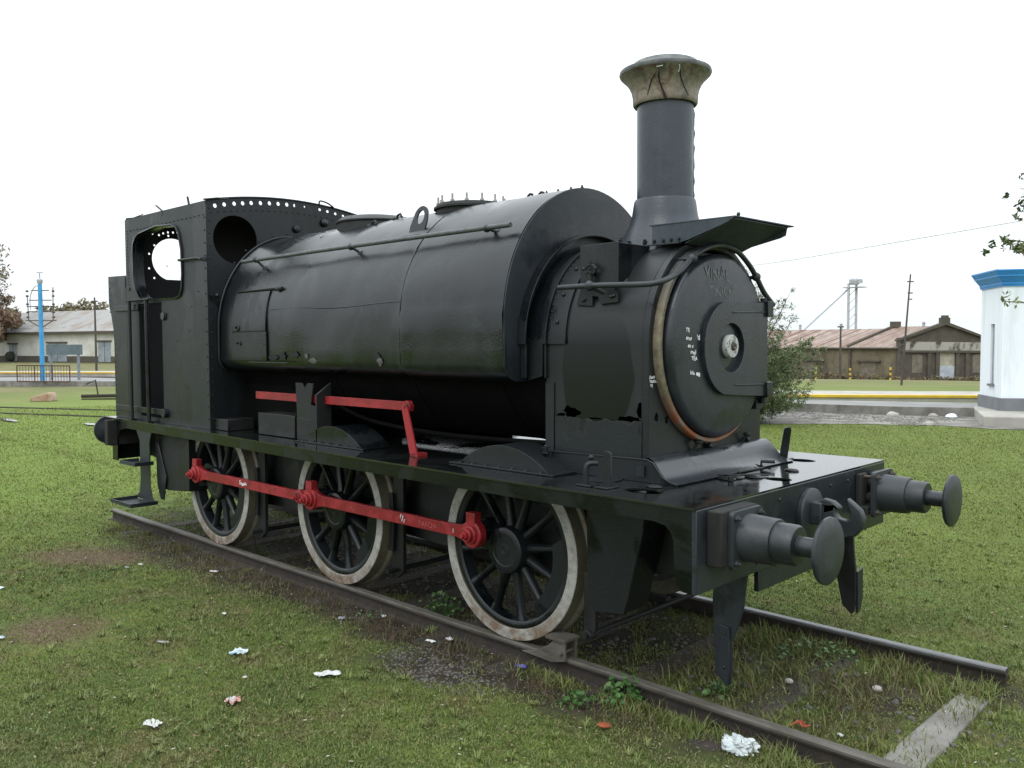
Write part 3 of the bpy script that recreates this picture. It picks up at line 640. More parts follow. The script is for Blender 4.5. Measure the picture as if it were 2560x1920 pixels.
# --- wheels
PIN = (-.2331, .0914); pa = math.atan2(PIN[1], PIN[0])
def wheel_meshes():
    T = MB(); T.m = 0
    # lathe about -y axis; h measured outward from inner flange face
    T.m = 1; T.lathe([(.545, 0), (.655, 0), (.662, .012), (.655, .028), (.634, .040), (.630, .05), (.628, .138)], (0, 0, 0), (0, -1, 0), 72, False, False)
    T.m = 0; T.lathe([(.628, .138), (.624, .142), (.553, .142), (.548, .138)], (0, 0, 0), (0, -1, 0), 72, False, False)
    T.m = 1; T.lathe([(.548, .138), (.545, 0)], (0, 0, 0), (0, -1, 0), 72, False, False)
    C = MB()
    C.lathe([(.547, .01), (.547, .122), (.542, .128), (.510, .128), (.498, .118), (.498, .02), (.547, .01)], (0, 0, 0), (0, -1, 0), 72, False, False)
    C.lathe([(.165, -.01), (.165, .150), (.160, .172), (.152, .178), (.11, .178), (.108, .174), (.0001, .174)], (0, 0, 0), (0, -1, 0), 36)
    C.lathe([(.045, .172), (.042, .178), (.02, .178), (.012, .165), (.0001, .165)], (0, 0, 0), (0, -1, 0), 20)
    for k in range(12):
        a = pa+2*PI*k/12
        if k == 0: continue
        ca, sa = math.cos(a), math.sin(a)
        sec = []
        for (r, hw, h0, h1) in ((.11, .040, .03, .125), (.20, .033, .035, .115), (.34, .027, .04, .108), (.44, .028, .04, .110), (.505, .046, .035, .118)):
            ring = []
            for q in range(10):
                tt = 2*PI*q/10; cy = (h0+h1)/2; ring.append((r, hw*math.cos(tt), cy+(h1-h0)/2*math.sin(tt)))
            sec += [(r_*ca-w_*sa, -h_, r_*sa+w_*ca) for r_, w_, h_ in ring]
        fs = []
        for j in range(4):
            for q in range(10): fs.append((j*10+q, j*10+(q+1) % 10, (j+1)*10+(q+1) % 10, (j+1)*10+q))
        C.add(sec, fs)
    # crank web
    ux, uz = PIN; hull = []
    d = math.atan2(uz, ux)
    hull = [(.135*math.cos(d+t_), .135*math.sin(d+t_)) for t_ in np.linspace(PI/2, 3*PI/2, 12)]
    hull += [(ux+.095*math.cos(d+t_), uz+.095*math.sin(d+t_)) for t_ in np.linspace(-PI/2, PI/2, 12)]
    C.xz(hull, -.135, .12)
    C.cyl((ux, -.12, uz), (ux, -.235, uz), .045)
    # balance weight opposite
    bw = arc(0, 0, .505, math.degrees(d)+180-38, math.degrees(d)+180+38, 16)+arc(0, 0, .40, math.degrees(d)+180+34, math.degrees(d)+180-34, 12)
    C.xz(bw, -.122, .09)
    return T, C
Tm, Cm = wheel_meshes(); wT = wC = None
for s in (-1, 1):
    for i, xx in enumerate(AX):
        e = empty('wheel', (xx, s*(.889-.142), R)); e.parent = loco
        if s > 0: e.rotation_euler = (0, 0, PI)
        if wT is None:
            wT = Tm.build('tyre', [TYREF, TYRET], e, ang=30); wC = Cm.build('spoked_centre', BLK, e, .004, ang=40)
        else:
            for src in (wT, wC):
                c_ = src.copy(); COL.objects.link(c_); c_.parent = e
# --- coupling rods, red
yr = -1.005
def rod(s, yr):
    mb = MB(); pins = [(x+PIN[0], R+PIN[1]) for x in AX]; z = pins[0][1]
    def bar(x0, x1): mb.box((x0, min(yr, yr+.038*-s), z-.043), (x1, max(yr, yr+.038*-s), z+.043))
    bar(pins[0][0]+.07, pins[1][0]-.16); bar(pins[1][0]+.07, pins[2][0]-.07)
    for i, (px, pz) in enumerate(pins):
        mb.lathe([(.098, -.012), (.098, .045), (.090, .052), (.0001, .052)], (px, yr-s*.035, pz), (0, s, 0), 28)
        # shoulders
        if i < 2: mb.xz([(px+.05, pz+.085), (px+.10, pz+.060), (px+.19, pz+.043), (px+.19, pz-.043), (px+.10, pz-.060), (px+.05, pz-.085)], min(yr, yr-s*.038)-.0015, .041)
        if i > 0: mb.xz([(px-.05, pz+.080), (px-.10, pz+.055), (px-.17, pz+.043), (px-.17, pz-.043), (px-.10, pz-.055), (px-.05, pz-.080)], min(yr, yr-s*.038)-.0015, .041)
    o = part('coupling_rod', mb, RED, .003)
    mb = MB()
    for i, (px, pz) in enumerate(pins):
        mb.box((px-.045, min(yr+s*.02, yr-s*.045), pz+.08), (px+.045, max(yr+s*.02, yr-s*.045), pz+.155))
    part('oil_cups', mb, RED, .004, parent=o)
    mb = MB()
    for i, (px, pz) in enumerate(pins):
        mb.lathe([(.066, 0), (.066, .018), (.050, .022), (.050, .048), (.045, .052), (.0001, .052)], (px, yr+s*.015, pz), (0, s, 0), 24); mb.hexbolt((px, yr+s*.066, pz), (0, s, 0), .030, .022)
    px, pz = pins[1]; mb.lathe([(.062, -.04), (.062, .012), (.040, .016), (.040, .034), (.0001, .034)], (px-.155, yr+s*.01, pz), (0, s, 0), 24); mb.hexbolt((px-.155, yr+s*.044, pz), (0, s, 0), .024, .018)
    part('crank_pins', mb, RED, .002, parent=o)
    return o
CR = rod(-1, yr); rod(1, -yr)
mb = MB(); zz = R+PIN[1]
text_into(mb, 'Saaaav', (-3.50, yr-.0045, zz-.012), (1, 0, 0), (0, 0, 1), .055, .12, .02)
mb.m = 1; text_into(mb, 'VALI', (-1.72, yr-.0045, zz-.02), (1, 0, 0), (0, 0, 1), .06, .1); mb.m = 0
for k in range(7): text_into(mb, 'x', (-1.03+.02*math.sin(k*2.1)+k*.006, yr-.0045, zz+.018-k*.008), (1, 0, 0), (0, 0, 1), .026, .3, .03)
mb.m = 1; text_into(mb, 'AARON', (-.82, yr-.0045, zz-.02), (1, 0, 0), (0, 0, 1), .06, .1); mb.m = 0; text_into(mb, '1', (-.44, yr-.0045, zz-.02), (1, 0, 0), (0, 0, 1), .05)
o = mb.build('graffiti', [CHALK, DULLRED], CR); o['label'] = 'white and pale scrawls scratched on the red rod'
# --- upper red reach rod
mb = MB(); mb.box((-3.42, -.862, 1.535), (-1.06, -.845, 1.605)); mb.cyl((-1.10, -.885, 1.57), (-1.10, -.84, 1.57), .045, n=20)
mb.xz([(-1.135, 1.565), (-1.07, 1.575), (-.955, 1.215), (-1.035, 1.20)], -.905, .016)
rr_ = part('reach_rod', mb, RED, .002)
mb = MB(); mb.box((-1.04, -.90, 1.19), (-.95, -.80, 1.215)); mb.hexbolt((-1.10, -.885, 1.57), (0, -1, 0), .02, .014); part('pivot', mb, RED, .002, parent=rr_)
mb = MB(); mb.yz([(-.95, 1.2), (-.80, 1.2), (-.80, 1.72), (-.95, 1.62)], -2.24, .02); mb.xz([(-2.64, 1.40), (-2.26, 1.38), (-2.26, 1.2), (-2.64, 1.2)], -.90, .02)
mb.xz([(-2.66, 1.71), (-2.56, 1.71), (-2.52, 1.66), (-2.47, 1.71), (-2.38, 1.71), (-2.42, 1.52), (-2.26, 1.50), (-2.26, 1.36), (-2.64, 1.36)], -.895, .02)
part('rod_bracket', mb, BLKM, .003)
mb = MB(); mb.box((-3.35, -.88, 1.2), (-2.71, -.66, 1.405)); part('tool_box', mb, BLKM, .004)
# --- splashers
for s in (-1, 1):
    for i, xx in enumerate(AX[1:]+[AX[0]]):
        y0, y1 = (-.95, -.66) if s < 0 else (.66, .95); mb = MB()
        if i == 2: mb.box((-4.09, y0, 1.197), (-3.82, y1, 1.31)); part('splasher', mb, BLKM, .006); continue
        a = math.degrees(math.asin((1.205-.70)/.66)); pr = arc(xx+.01, .70, .66, a, 180-a, 20)
        mb.xz(pr, y0, y1-y0)
        SP = part('splasher', mb, BLK, .006)
        mb = MB(); mb.box((xx-.50, y0-.03, 1.197), (xx+.50, y1, 1.208))
        for k in range(7): mb.ball((xx-.40+.13*k, y0-.016, 1.209), .009, 6)
        part('splasher_flange', mb, BLK, .002, parent=SP)
        if i == 1 and s < 0:
            mb = MB(); mb.lathe([(.03, 0), (.03, .015), (.015, .018), (.015, .035), (.03, .038), (.03, .045)], (xx+.28, -.80, 1.315), (0, 0, 1), 12); part('oil_pot', mb, BLK, parent=SP)
# --- boiler barrel and firebox
mb = MB(); mb.lathe([(.73, 0), (.73, 3.40)], (-3.20, 0, 2.03), (1, 0, 0), 64); BO = part('boiler_barrel', mb, GRIME_SHADE)
mb = MB(); mb.box((-4.10, -.60, 1.2), (-3.0, .60, 2.2)); mb.lathe([(.72, 0), (.72, .95)], (-4.08, 0, 2.05), (1, 0, 0), 48); part('firebox', mb, GRIME_SHADE, .01)
mb = MB(); mb.box((-3.7, .43, 1.196), (-1.25, .46, 1.36)); mb.box((-.74, .43, 1.196), (.2, .46, 1.36)); part('added_block_plate', mb, GRIME_SHADE)  # plates added to block the bright far running board below the barrel
mb = MB()
for x in (-2.4, -1.3, -.3): mb.lathe([(.731, 0), (.736, .002), (.736, .06), (.731, .062)], (x, 0, 2.03), (1, 0, 0), 64, False, False)
part('boiler_band', mb, GRIME_SHADE, parent=BO)
mb = MB(); mb.tube(smoothpts([(-2.6, -.66, 1.60), (-2.0, -.60, 1.40), (-1.0, -.55, 1.33), (.2, -.62, 1.36)]), .018); part('feed_pipe', mb, GRIME_SHADE)
# --- saddle tank
XT = .03; XR = -4.115
def tk(x):                                 # width scale and top of the tank at x
    f = (x-XR)/(XT-XR); return .875+.06*f, 2.27, .925+.015*f
def tank_profile(x, off=0, n=48):
    hw, zc, hr = tk(x); hw += off; hr += off
    pts = []
    pts += [(-.52, 1.795-off), (-.60, 1.795-off)]
    pts += [(-hw+.135+.135*math.cos(math.radians(a)), 1.93+(.135+off)*math.sin(math.radians(a))) for a in np.linspace(262, 188, 8)]
    pts += [(-hw, 2.02), (-hw, 2.12)]
    pts += [(-hw*math.cos(math.radians(a)), 2.20+(hr+.07)*math.sin(math.radians(a))) for a in np.linspace(3, 177, n)]
    pts += [(hw, 2.12), (hw, 2.02)]
    pts += [(hw-.135-.135*math.cos(math.radians(a)), 1.93+(.135+off)*math.sin(math.radians(a))) for a in np.linspace(188, 262, 8)]
    pts += [(.60, 1.795-off), (.52, 1.795-off)]
    return pts
mb = MB(); X = np.linspace(XR, XT-.012, 90); prs = []
for x in X:
    off = 0.006 if x > -1.12 else 0.0                    # lapped plate seam
    pr = tank_profile(x, off)
    q = []
    for (y, z) in pr:
        d = .010*noise.noise(Vector((x*1.6, y*2.2, z*2.2)))+.004*noise.noise(Vector((x*5, y*5, z*5)))
        if x > -1.2 and y < 0: d += .024*math.exp(-((z-2.235)/.020)**2)-.020*math.exp(-((z-2.185)/.028)**2)+.006*noise.noise(Vector((x*7, z*7, 3)))*(1 if z < 2.2 else 0)     # dented horizontal crease
        L_ = math.hypot(y, z-2.1); q.append((x, y+y/L_*d, z+(z-2.1)/L_*d if z > 1.85 else z))
    prs.append(q)
k = len(prs[0]); mb.add([p_ for q in prs for p_ in q], [(i*k+j, i*k+j+1, (i+1)*k+j+1, (i+1)*k+j) for i in range(len(X)-1) for j in range(k-1)])
TANK = part('saddle_tank', mb, BLKT, ang=60)
mb = MB(); pr = tank_profile(XT, .004); inner = [(y, 1.795) for y in ()]+[(.70, 1.795), (.70, 2.05)]+arc(0, 2.05, .70, 0, 180, 40)+[(-.70, 2.05), (-.70, 1.795)]
out_ = [p_ for p_ in pr if True][2:-2]
mb.yz(out_+inner, XT, .014); part('front_plate', mb, GRY, .003, parent=TANK)
def ypt(x, z, off=.0):                       # near-side surface of the tank
    hw, zc, hr = tk(x); s_ = (z-2.20)/(hr+.07)
    if z < 1.93: a = (1.93-z)/.135; return -(hw-.135+.135*math.sqrt(max(0, 1-a*a)))-off
    return -hw*math.sqrt(max(0, 1-max(0, s_)**2))-off
def patch(x0, x1, z0, z1, off, t_=.006, nx=8, nz=12, cut=None):
    vs = []; fs = []
    for i in range(nx+1):
        for j in range(nz+1):
            x = x0+(x1-x0)*i/nx; z = z0+(z1-z0)*j/nz; vs.append((x, ypt(x, z, off), z))
    n_ = len(vs); vs += [(x, y+t_+.01, z) for x, y, z in vs]; W = nz+1
    for i in range(nx):
        for j in range(nz): a = i*W+j; fs += [(a, a+1, a+W+1, a+W), (a+n_, a+W+n_, a+W+1+n_, a+1+n_)]
    for i in range(nx): fs += [(i*W, (i+1)*W, (i+1)*W+n_, i*W+n_), (i*W+nz, i*W+nz+n_, (i+1)*W+nz+n_, (i+1)*W+nz)]
    for j in range(nz): fs += [(j, j+n_, j+1+n_, j+1), (nx*W+j, nx*W+j+1, nx*W+j+1+n_, nx*W+j+n_)]
    return vs, fs
mb = MB(); mb.add(*patch(-3.80, -3.15, 2.185, 2.56, .016)); mb.add(*patch(-3.82, -3.14, 1.90, 2.175, .014)); part('patch_plates', mb, GRYF if False else BLK, .002, parent=TANK)
mb = MB(); mb.tube([(-3.80, ypt(-3.8, 2.57)-.012, 2.575), (-3.0, ypt(-3, 2.57)-.012, 2.578)], .010, 6); mb.tube([(-3.03, ypt(-3, 2.55)-.02, 2.565), (-2.93, ypt(-3, 2.57)-.02, 2.575)], .016, 6)
mb.tube([(-3.44, -.915, 1.885), (-2.74, -.92, 1.885)], .006, 6); mb.tube([(-3.80, ypt(-3.8, 2.18)-.012, 2.18), (-3.15, ypt(-3.2, 2.18)-.012, 2.18)], .005, 6)
r_ = [(-3.68+.035*math.cos(a), ypt(-3.6, 2.2)-.02, 2.215+.022*math.sin(a)) for a in np.linspace(0, 2*PI, 13)[:-1]]; mb.tube(r_, .007, 6, closed=True)
r_ = [(-3.66+.035*math.cos(a), ypt(-3.6, 2.1)-.02, 2.06+.022*math.sin(a)) for a in np.linspace(-.6, PI, 9)]; mb.tube(r_, .006, 6)
mb.tube([(-.37, -.86, 1.835), (-.03, -.87, 1.835)], .005, 6); mb.tube([(-.40, -.87, 1.86), (-.34, -.90, 1.90)], .012, 6)
for (a, b_) in (((-.72, -.45), (-.59, -.33)), ((-2.04, -.45), (-1.89, -.32)), ((-2.9, -.45), (-2.75, -.3))):
    z0 = 2.20+.97*math.sqrt(1-(a[1]/.9)**2)+.018; z1 = 2.20+.97*math.sqrt(1-(b_[1]/.9)**2)+.022; mb.tube([(a[0], a[1], z0), (b_[0], b_[1], z1)], .010, 6)
part('weld_scars', mb, BLKM, parent=TANK)
mb = MB(); rz = random.Random(5)            # rusted-through patches low on the near side
HOLEM = simple('rust_hole_edge', (.012, .010, .009), (.05, .035, .025), 20, .9, .3)
def jag(cx, cz, rx, rz_, n=14, seed=0, f=lambda x, z: None):
    q = random.Random(seed); return [(cx+rx*q.uniform(.45, 1.0)*math.cos(2*PI*i/n), cz+rz_*q.uniform(.35, 1.0)*math.sin(2*PI*i/n)) for i in range(n)]
def jag_on_tank(cx, cz, rx, rz_, seed):
    pts = jag(cx, cz, rx, rz_, 14, seed); vs = [(x, ypt(x, z, .006), z) for x, z in pts]; vs.append((cx, ypt(cx, cz, .007), cz)); n_ = len(pts)
    mb.add(vs, [(i, (i+1) % n_, n_) for i in range(n_)])
mb.m = 0; jag_on_tank(-3.02, 1.93, .13, .035, 1); jag_on_tank(-2.86, 1.95, .06, .06, 2); jag_on_tank(-2.65, 1.96, .10, .045, 3); jag_on_tank(-1.42, 1.96, .05, .035, 6)
part('rust_holes', mb, SOOT_SHADE, parent=TANK)
mb = MB(); jag_on_tank(-2.36, 1.915, .10, .035, 4); jag_on_tank(-2.46, 1.955, .05, .03, 8); jag_on_tank(-1.38, 1.92, .05, .05, 9)
part('torn_edge', mb, simple('bare_edge', (.10, .10, .095), (.05, .045, .04), 20, .6, .3), parent=TANK)
mb = MB(); mb.tube([(-1.12, ypt(-1.12, z, .006), z) for z in np.linspace(1.9, 3.08, 40)], .0045, 5); part('weld_seam', mb, BLK, parent=TANK)
mb = MB(); mb.tube([(x, ypt(x, 2.375+.01*math.sin(x*4), .004), 2.375+.01*math.sin(x*4)) for x in np.linspace(-3.1, -1.13, 40)], .004, 5); part('weld_seam', mb, BLK, parent=TANK)
# lifting eyes
for (x, s) in ((-1.30, -1), (-1.62, 1)):
    mb = MB(); hy = .60; z0 = 2.20+.99*math.sqrt(1-(hy/.9)**2)
    pts = [(x-.10, 0), (x+.09, 0), (x+.10, .11)]+[(x+.01+.085*math.cos(math.radians(a)), .16+.085*math.sin(math.radians(a))) for a in range(0, 181, 20)]+[(x-.10, .08)]
    hole = [(x+.012+.045*math.cos(2*PI*i/16), .150+.060*math.sin(2*PI*i/16)) for i in range(16)]
    mb.plate(pts, [hole], (0, s*hy, z0), (1, 0, 0), Vector((0, -s*.25, .97)), .014)
    mb.box((x-.13, s*hy-.04, z0-.03), (x+.10, s*hy+.02, z0-.005))
    part('lifting_eye', mb, BLK, .003, parent=TANK)
# filler flange with studs and manhole
mb = MB(); mb.lathe([(.30, -.12), (.30, .025), (.325, .025), (.325, .045), (.31, .047), (.30, .07), (.24, .075), (.0001, .072)], (-1.28, 0, 3.165), (0, 0, 1), 40)
fl = part('filler_flange', mb, BLKM, .002, parent=TANK)
mb = MB()
for i in range(14): a = 2*PI*i/14; mb.cyl((-1.28+.285*math.cos(a), .285*math.sin(a), 3.23), (-1.28+.285*math.cos(a), .285*math.sin(a), 3.298), .009, n=8); 
for i in range(14): a = 2*PI*i/14; mb.cyl((-1.28+.285*math.cos(a), .285*math.sin(a), 3.235), (-1.28+.285*math.cos(a), .285*math.sin(a), 3.25), .018, n=6)
part('studs', mb, CONCL, parent=fl)
mb = MB(); mb.lathe([(.37, -.15), (.37, .0), (.385, .006), (.385, .02), (.37, .03), (.33, .06), (.20, .08), (.0001, .085)], (-2.62, .0, 3.195), (0, 0, 1), 40); part('manhole_cover', mb, BLKM, .002, parent=TANK)
mb = MB()
for x in (-.62, -.50): mb.tube([(x, 0, 3.20), (x, 0, 3.235), (x+.02, 0, 3.25), (x+.045, .01, 3.242)], .011, 8); mb.box((x-.03, -.03, 3.19), (x+.03, .03, 3.215))
for x in (-.42, -.30, -.17, -.06): mb.lathe([(.016, 0), (.012, .03), (.004, .05)], (x, 0, 3.205), (0, 0, 1), 8)
for (x, y, z) in ((-2.25, -.33, 3.115), (-2.05, -.2, 3.17), (-3.1, -.3, 3.10), (-3.4, -.42, 3.03)): mb.tube([(x, y, z), (x+.01, y, z+.04), (x+.05, y, z+.05), (x+.07, y, z+.02)], .011, 8); mb.ball((x-.04, y, z+.01), .022, 8)
part('eye_bolts', mb, BLKM, parent=TANK)
# tank handrail
mb = MB(); mb.tube([(-3.78, -.775, 2.875), (-2.5, -.776, 2.882), (-1.2, -.778, 2.884), (-.06, -.78, 2.882)], .019, 10)
hr_ = part('handrail', mb, RAILG)
mb = MB()
for x in (-3.52, -1.95, -.30):
    hw, zc, hh = tk(x); y = -.70; z = 2.20+(hh+.07)*math.sqrt(1-(y/hw)**2)
    mb.tube([(x, -.777, 2.880), (x+.04, y, z-.01)], .013, 8); mb.ball((x, -.777, 2.880), .031, 12); mb.lathe([(.035, 0), (.02, .02)], (x+.04, y, z-.005), (0, -.6, .6), 10)
part('handrail_knobs', mb, GRYF, parent=hr_)
# --- smokebox
mb = MB(); SX0, SX1, RS = .20, 1.05, .70
side_holes = [jag(.335, 1.575, .055, .02, 16, 21), jag(.425, 1.600, .085, .05, 18, 22), jag(.90, 1.578, .12, .028, 18, 23), jag(.985, 1.63, .030, .07, 14, 24), jag(.62, 1.563, .1, .008, 12, 25)]
n_ = 48; arcp = [(-RS*math.cos(PI*i/n_), 2.05+RS*math.sin(PI*i/n_)) for i in range(n_+1)]; XE = SX1-.045
tr_ = tessellate_polygon([[Vector((x, z, 0)) for x, z in l] for l in [[(SX0, 1.30), (XE, 1.30), (XE, 2.05), (SX0, 2.05)]]+side_holes]); fl_ = [(SX0, 1.30), (XE, 1.30), (XE, 2.05), (SX0, 2.05)]+[p_ for h_ in side_holes for p_ in h_]
mb.add([(x, -RS, z) for x, z in fl_], [tuple(q) for q in tr_]); mb.add([(x, RS, z) for x, z in ((SX0, 1.30), (XE, 1.30), (XE, 2.05), (SX0, 2.05))], [(0, 1, 2, 3)])
mb.add([(x, y, z) for x in (SX0, XE) for y, z in arcp], [(i, i+1, n_+2+i, n_+1+i) for i in range(n_)])
m, t, b = nodes('smokebox_paint'); SBM = m; p = pos(t)
mp = t.nodes.new('ShaderNodeMapping'); mp.vector_type = 'TEXTURE'; mp.inputs['Location'].default_value = (.63, 0, 1.86); mp.inputs['Scale'].default_value = (.30, 10, .42); t.links.new(p, mp.inputs[0])
ln = t.nodes.new('ShaderNodeVectorMath'); ln.operation = 'LENGTH'; t.links.new(mp.outputs[0], ln.inputs[0])
ad = t.nodes.new('ShaderNodeMath'); ad.operation = 'MULTIPLY_ADD'; ad.inputs[1].default_value = .5; t.links.new(noi(t, pos(t, (1, 1, .6)), 3.5, 3, .5), ad.inputs[0]); t.links.new(ln.outputs['Value'], ad.inputs[2])
mk = ramp(t, ad.outputs[0], [(1.19, 0.0), (1.23, 1.0)]) if False else None
mr = t.nodes.new('ShaderNodeMapRange'); mr.inputs['From Min'].default_value = 1.22; mr.inputs['From Max'].default_value = 1.27; t.links.new(ad.outputs[0], mr.inputs[0])
c = mixc(t, mr.outputs[0], (.0022, .0038, .0036), mixc(t, noi(t, p, 8), (.009, .0105, .011), (.018, .0205, .0215))); t.links.new(c, b.inputs['Base Color'])
m2 = t.nodes.new('ShaderNodeMapRange'); m2.inputs['To Min'].default_value = .26; m2.inputs['To Max'].default_value = .46; t.links.new(mr.outputs[0], m2.inputs[0]); t.links.new(m2.outputs[0], b.inputs['Roughness'])
bump(t, b, noi(t, p, 3.2, 2), .06, .02); b.inputs['Specular IOR Level'].default_value = .36
SB = part('smokebox', mb, SBM, ang=50, weld=True)
mb = MB(); jl = [(.285, 1.30), (1.0, 1.30), (1.0, 1.565)]+[(1.0-.0475*i, 1.556+.012*math.sin(i*2.3)+.008*math.cos(i*5.1)) for i in range(1, 15)]+[(.285, 1.553)]
mb.xz(jl, -RS-.010, .010); mb.xz([(.20, 1.30), (.275, 1.30), (.275, 1.79), (.20, 1.79)], -RS-.012, .012)
part('lower_side_plate', mb, CABM, .002, parent=SB)
mb = MB(); fr = [(-RS-.006, 1.30), (-RS-.006, 2.05)]+[(-(RS+.006)*math.cos(math.radians(a)), 2.05+(RS+.006)*math.sin(math.radians(a))) for a in range(4, 180, 4)]+[(RS+.006, 2.05), (RS+.006, 1.30)]
mb.yz(fr, SX1, .045, [jag(-.615, 1.585, .035, .045, 12, 31), jag(-.50, 1.565, .035, .035, 12, 32), jag(-.56, 1.57, .008, .008, 6, 33), circ(0, 2.05, .55, 48)])
part('front_plate', mb, BLK, .004, parent=SB)
mb = MB(); mb.lathe([(.0001, 0), (.69, 0)], (.22, 0, 2.05), (1, 0, 0), 40); mb.box((.205, -.69, 1.31), (.215, .69, 2.06)); mb.box((.215, -.69, 1.305), (1.0, .69, 1.315)); part('interior', mb, SOOT_SHADE, parent=SB)
# welded seam along the front edge
mb = MB(); mb.tube([(1.002, -.701, 1.57), (1.002, -.702, 2.05)]+[(1.002, -.702*math.cos(math.radians(a)), 2.05+.702*math.sin(math.radians(a))) for a in range(5, 176, 5)], .006, 6)
for yy in (-.61, .60): mb.ball((1.07, yy*.3+.16 if yy < 0 else yy*.8, 1.36), .022, 8)
part('weld_seam', mb, BLK, parent=SB)
# ring and door
mb = MB(); mb.lathe([(.61, .0), (.662, .0), (.662, .03), (.658, .045), (.652, .05), (.631, .05), (.624, .02)], (SX1, 0, 2.045), (1, 0, 0), 96, False, False); part('door_ring', mb, RING, parent=SB)
mb = MB(); mb.lathe([(.604, .0), (.612, .05), (.609, .078), (.597, .094), (.570, .101), (.40, .112), (.0001, .122)], (SX1, 0, 2.035), (1, 0, 0), 96, cap0=False)
DR = part('smokebox_door', mb, GRY, parent=SB, ang=50)
mb = MB(); c0 = (0.02, 2.02); pts = arc(c0[0], c0[1], .315, 105, 258, 28)+[(.10, 1.70), (.53, 1.675), (.535, 1.77), (.53, 2.25), (.535, 2.335), (.10, 2.325)]
mb.yz(pts, SX1+.146, .036, [circ(c0[0]+.02, c0[1], .165, 36)]); part('strap_plate', mb, GRY, .006, parent=DR)
mb = MB(); mb.yz([(.05, 2.262), (.50, 2.275), (.50, 2.262), (.05, 2.252)], SX1+.152, .006); mb.yz([(.08, 1.775), (.52, 1.765), (.52, 1.752), (.08, 1.765)], SX1+.152, .006)
mb.box((SX1+.03, .50, 2.235), (SX1+.165, .58, 2.345)); mb.box((SX1+.03, .50, 1.665), (SX1+.165, .58, 1.775)); mb.cyl((SX1+.10, .555, 1.62), (SX1+.10, .555, 2.37), .022, n=14)
mb.box((SX1, .50, 1.58), (SX1+.08, .60, 1.66)); part('door_hinge', mb, BLK, .005, parent=DR)
mb = MB(); mb.lathe([(.168, 0), (.160, .006), (.0001, .008)], (SX1+.112, c0[0]+.02, c0[1]), (1, 0, 0), 36); part('door_boss', mb, GRY, parent=DR)
mb = MB(); mb.lathe([(.078, 0), (.080, .03), (.074, .040), (.030, .042), (.026, .03), (.0001, .03)], (SX1+.118, c0[0]+.015, c0[1]+.01), (1, 0, 0), 32); mb.lathe([(.022, .03), (.022, .05), (.01, .052), (.008, .04), (.0001, .04)], (SX1+.118, c0[0]+.018, c0[1]+.01), (1, 0, 0), 10)
DD = part('door_dart', mb, HUBM, .002, parent=DR)
mb = MB(); mb.lathe([(.027, 0), (.024, .014), (.014, .015), (.012, .004), (.0001, .004)], (SX1+.158, c0[0]+.018, c0[1]+.01), (1, 0, 0), 10); part('dart_nut', mb, DKST, parent=DD)
mb = MB(); XG = SX1+.109
def dome(v): r_ = math.hypot(v.y, v.z-2.035); return Vector((SX1+float(np.interp(r_, [0, .40, .57, .592, .608], [.122, .112, .104, .10, .085]))+.0015, v.y, v.z))
def G(s, y, z, sz, j=.1, bo=.025): text_into(mb, s, (XG, y, z), (0, 1, 0), (0, 0, 1), sz, j, bo, dome)
G('TE', -.46, 2.125, .036); G('amo', -.46, 2.075, .036); G('en v', -.44, 2.025, .036); G('mejI', -.41, 1.985, .036); G('TEA', -.40, 1.945, .036); G("'d", -.34, 2.07, .05); G('lula', -.41, 1.855, .034)
mb.add([dome(Vector((0, a, b_))) for a, b_ in ((-.345, 1.85), (-.30, 1.835), (-.30, 1.862), (-.342, 1.868))], [(0, 1, 2, 3)])
mb.m = 1; G('VINAL', -.24, 2.47, .11, .15, .0); G('TINICN', -.19, 2.36, .09, .1, .0)
o = mb.build('graffiti', [CHALK, SCRATCH], DR); o['label'] = 'small white scrawl and faint scratched letters on the door'
mb = MB(); 
for i, s_ in enumerate(('JUAN', 'MARIA', 'TE')): text_into(mb, s_, (SX1+.002, -.698+.004*i, 1.835-.026*i), (0, 1, 0), (0, 0, 1), .024, .1, .03)
o = mb.build('graffiti', CHALK, SB); o['label'] = 'three tiny white words beside the smokebox door ring'
# side rings and cover strip between tank and smokebox
def band(x0, x1, r0, r1, a0, a1, n_=40, zc=2.05, mbx=None):
    vs = []
    for i in range(n_+1):
        a = math.radians(a0+(a1-a0)*i/n_)
        for (x, r) in ((x0, r0), (x1, r0), (x1, r1), (x0, r1)): vs.append((x, -r*math.cos(a), zc+r*math.sin(a)))
    fs = [(i*4+j, i*4+(j+1) % 4, i*4+4+(j+1) % 4, i*4+4+j) for i in range(n_) for j in range(4)]+[(3, 2, 1, 0), tuple(n_*4+j for j in range(4))]
    mbx.add(vs, fs)
mb = MB(); band(XT+.002, XT+.075, .80, .815, 0, 180, 60, mbx=mb); band(XT+.02, .22, .70, .735, 0, 180, 60, mbx=mb); band(.19, .38, .702, .716, 0, 66, 26, mbx=mb); band(.19, .38, .702, .716, 114, 180, 26, mbx=mb)
mb.box((XT+.01, -.79, 1.82), (XT+.06, -.775, 2.05)); mb.xz([(.06, 1.80), (.19, 1.83), (.19, 2.05), (.05, 2.05)], -.735, .012)
mb.box((.20, -.725, 1.82), (.215, -.70, 2.05))
for a in (12, 28, 46, 58):
    t_ = math.radians(a); mb.ball((.30, -.718*math.cos(t_), 2.05+.718*math.sin(t_)), .016, 8)
for a in range(6, 64, 4):
    t_ = math.radians(a); mb.ball((.235, -.717*math.cos(t_), 2.05+.717*math.sin(t_)), .008, 6)
part('cover_strip', mb, BLK, .002, parent=SB, ang=30)
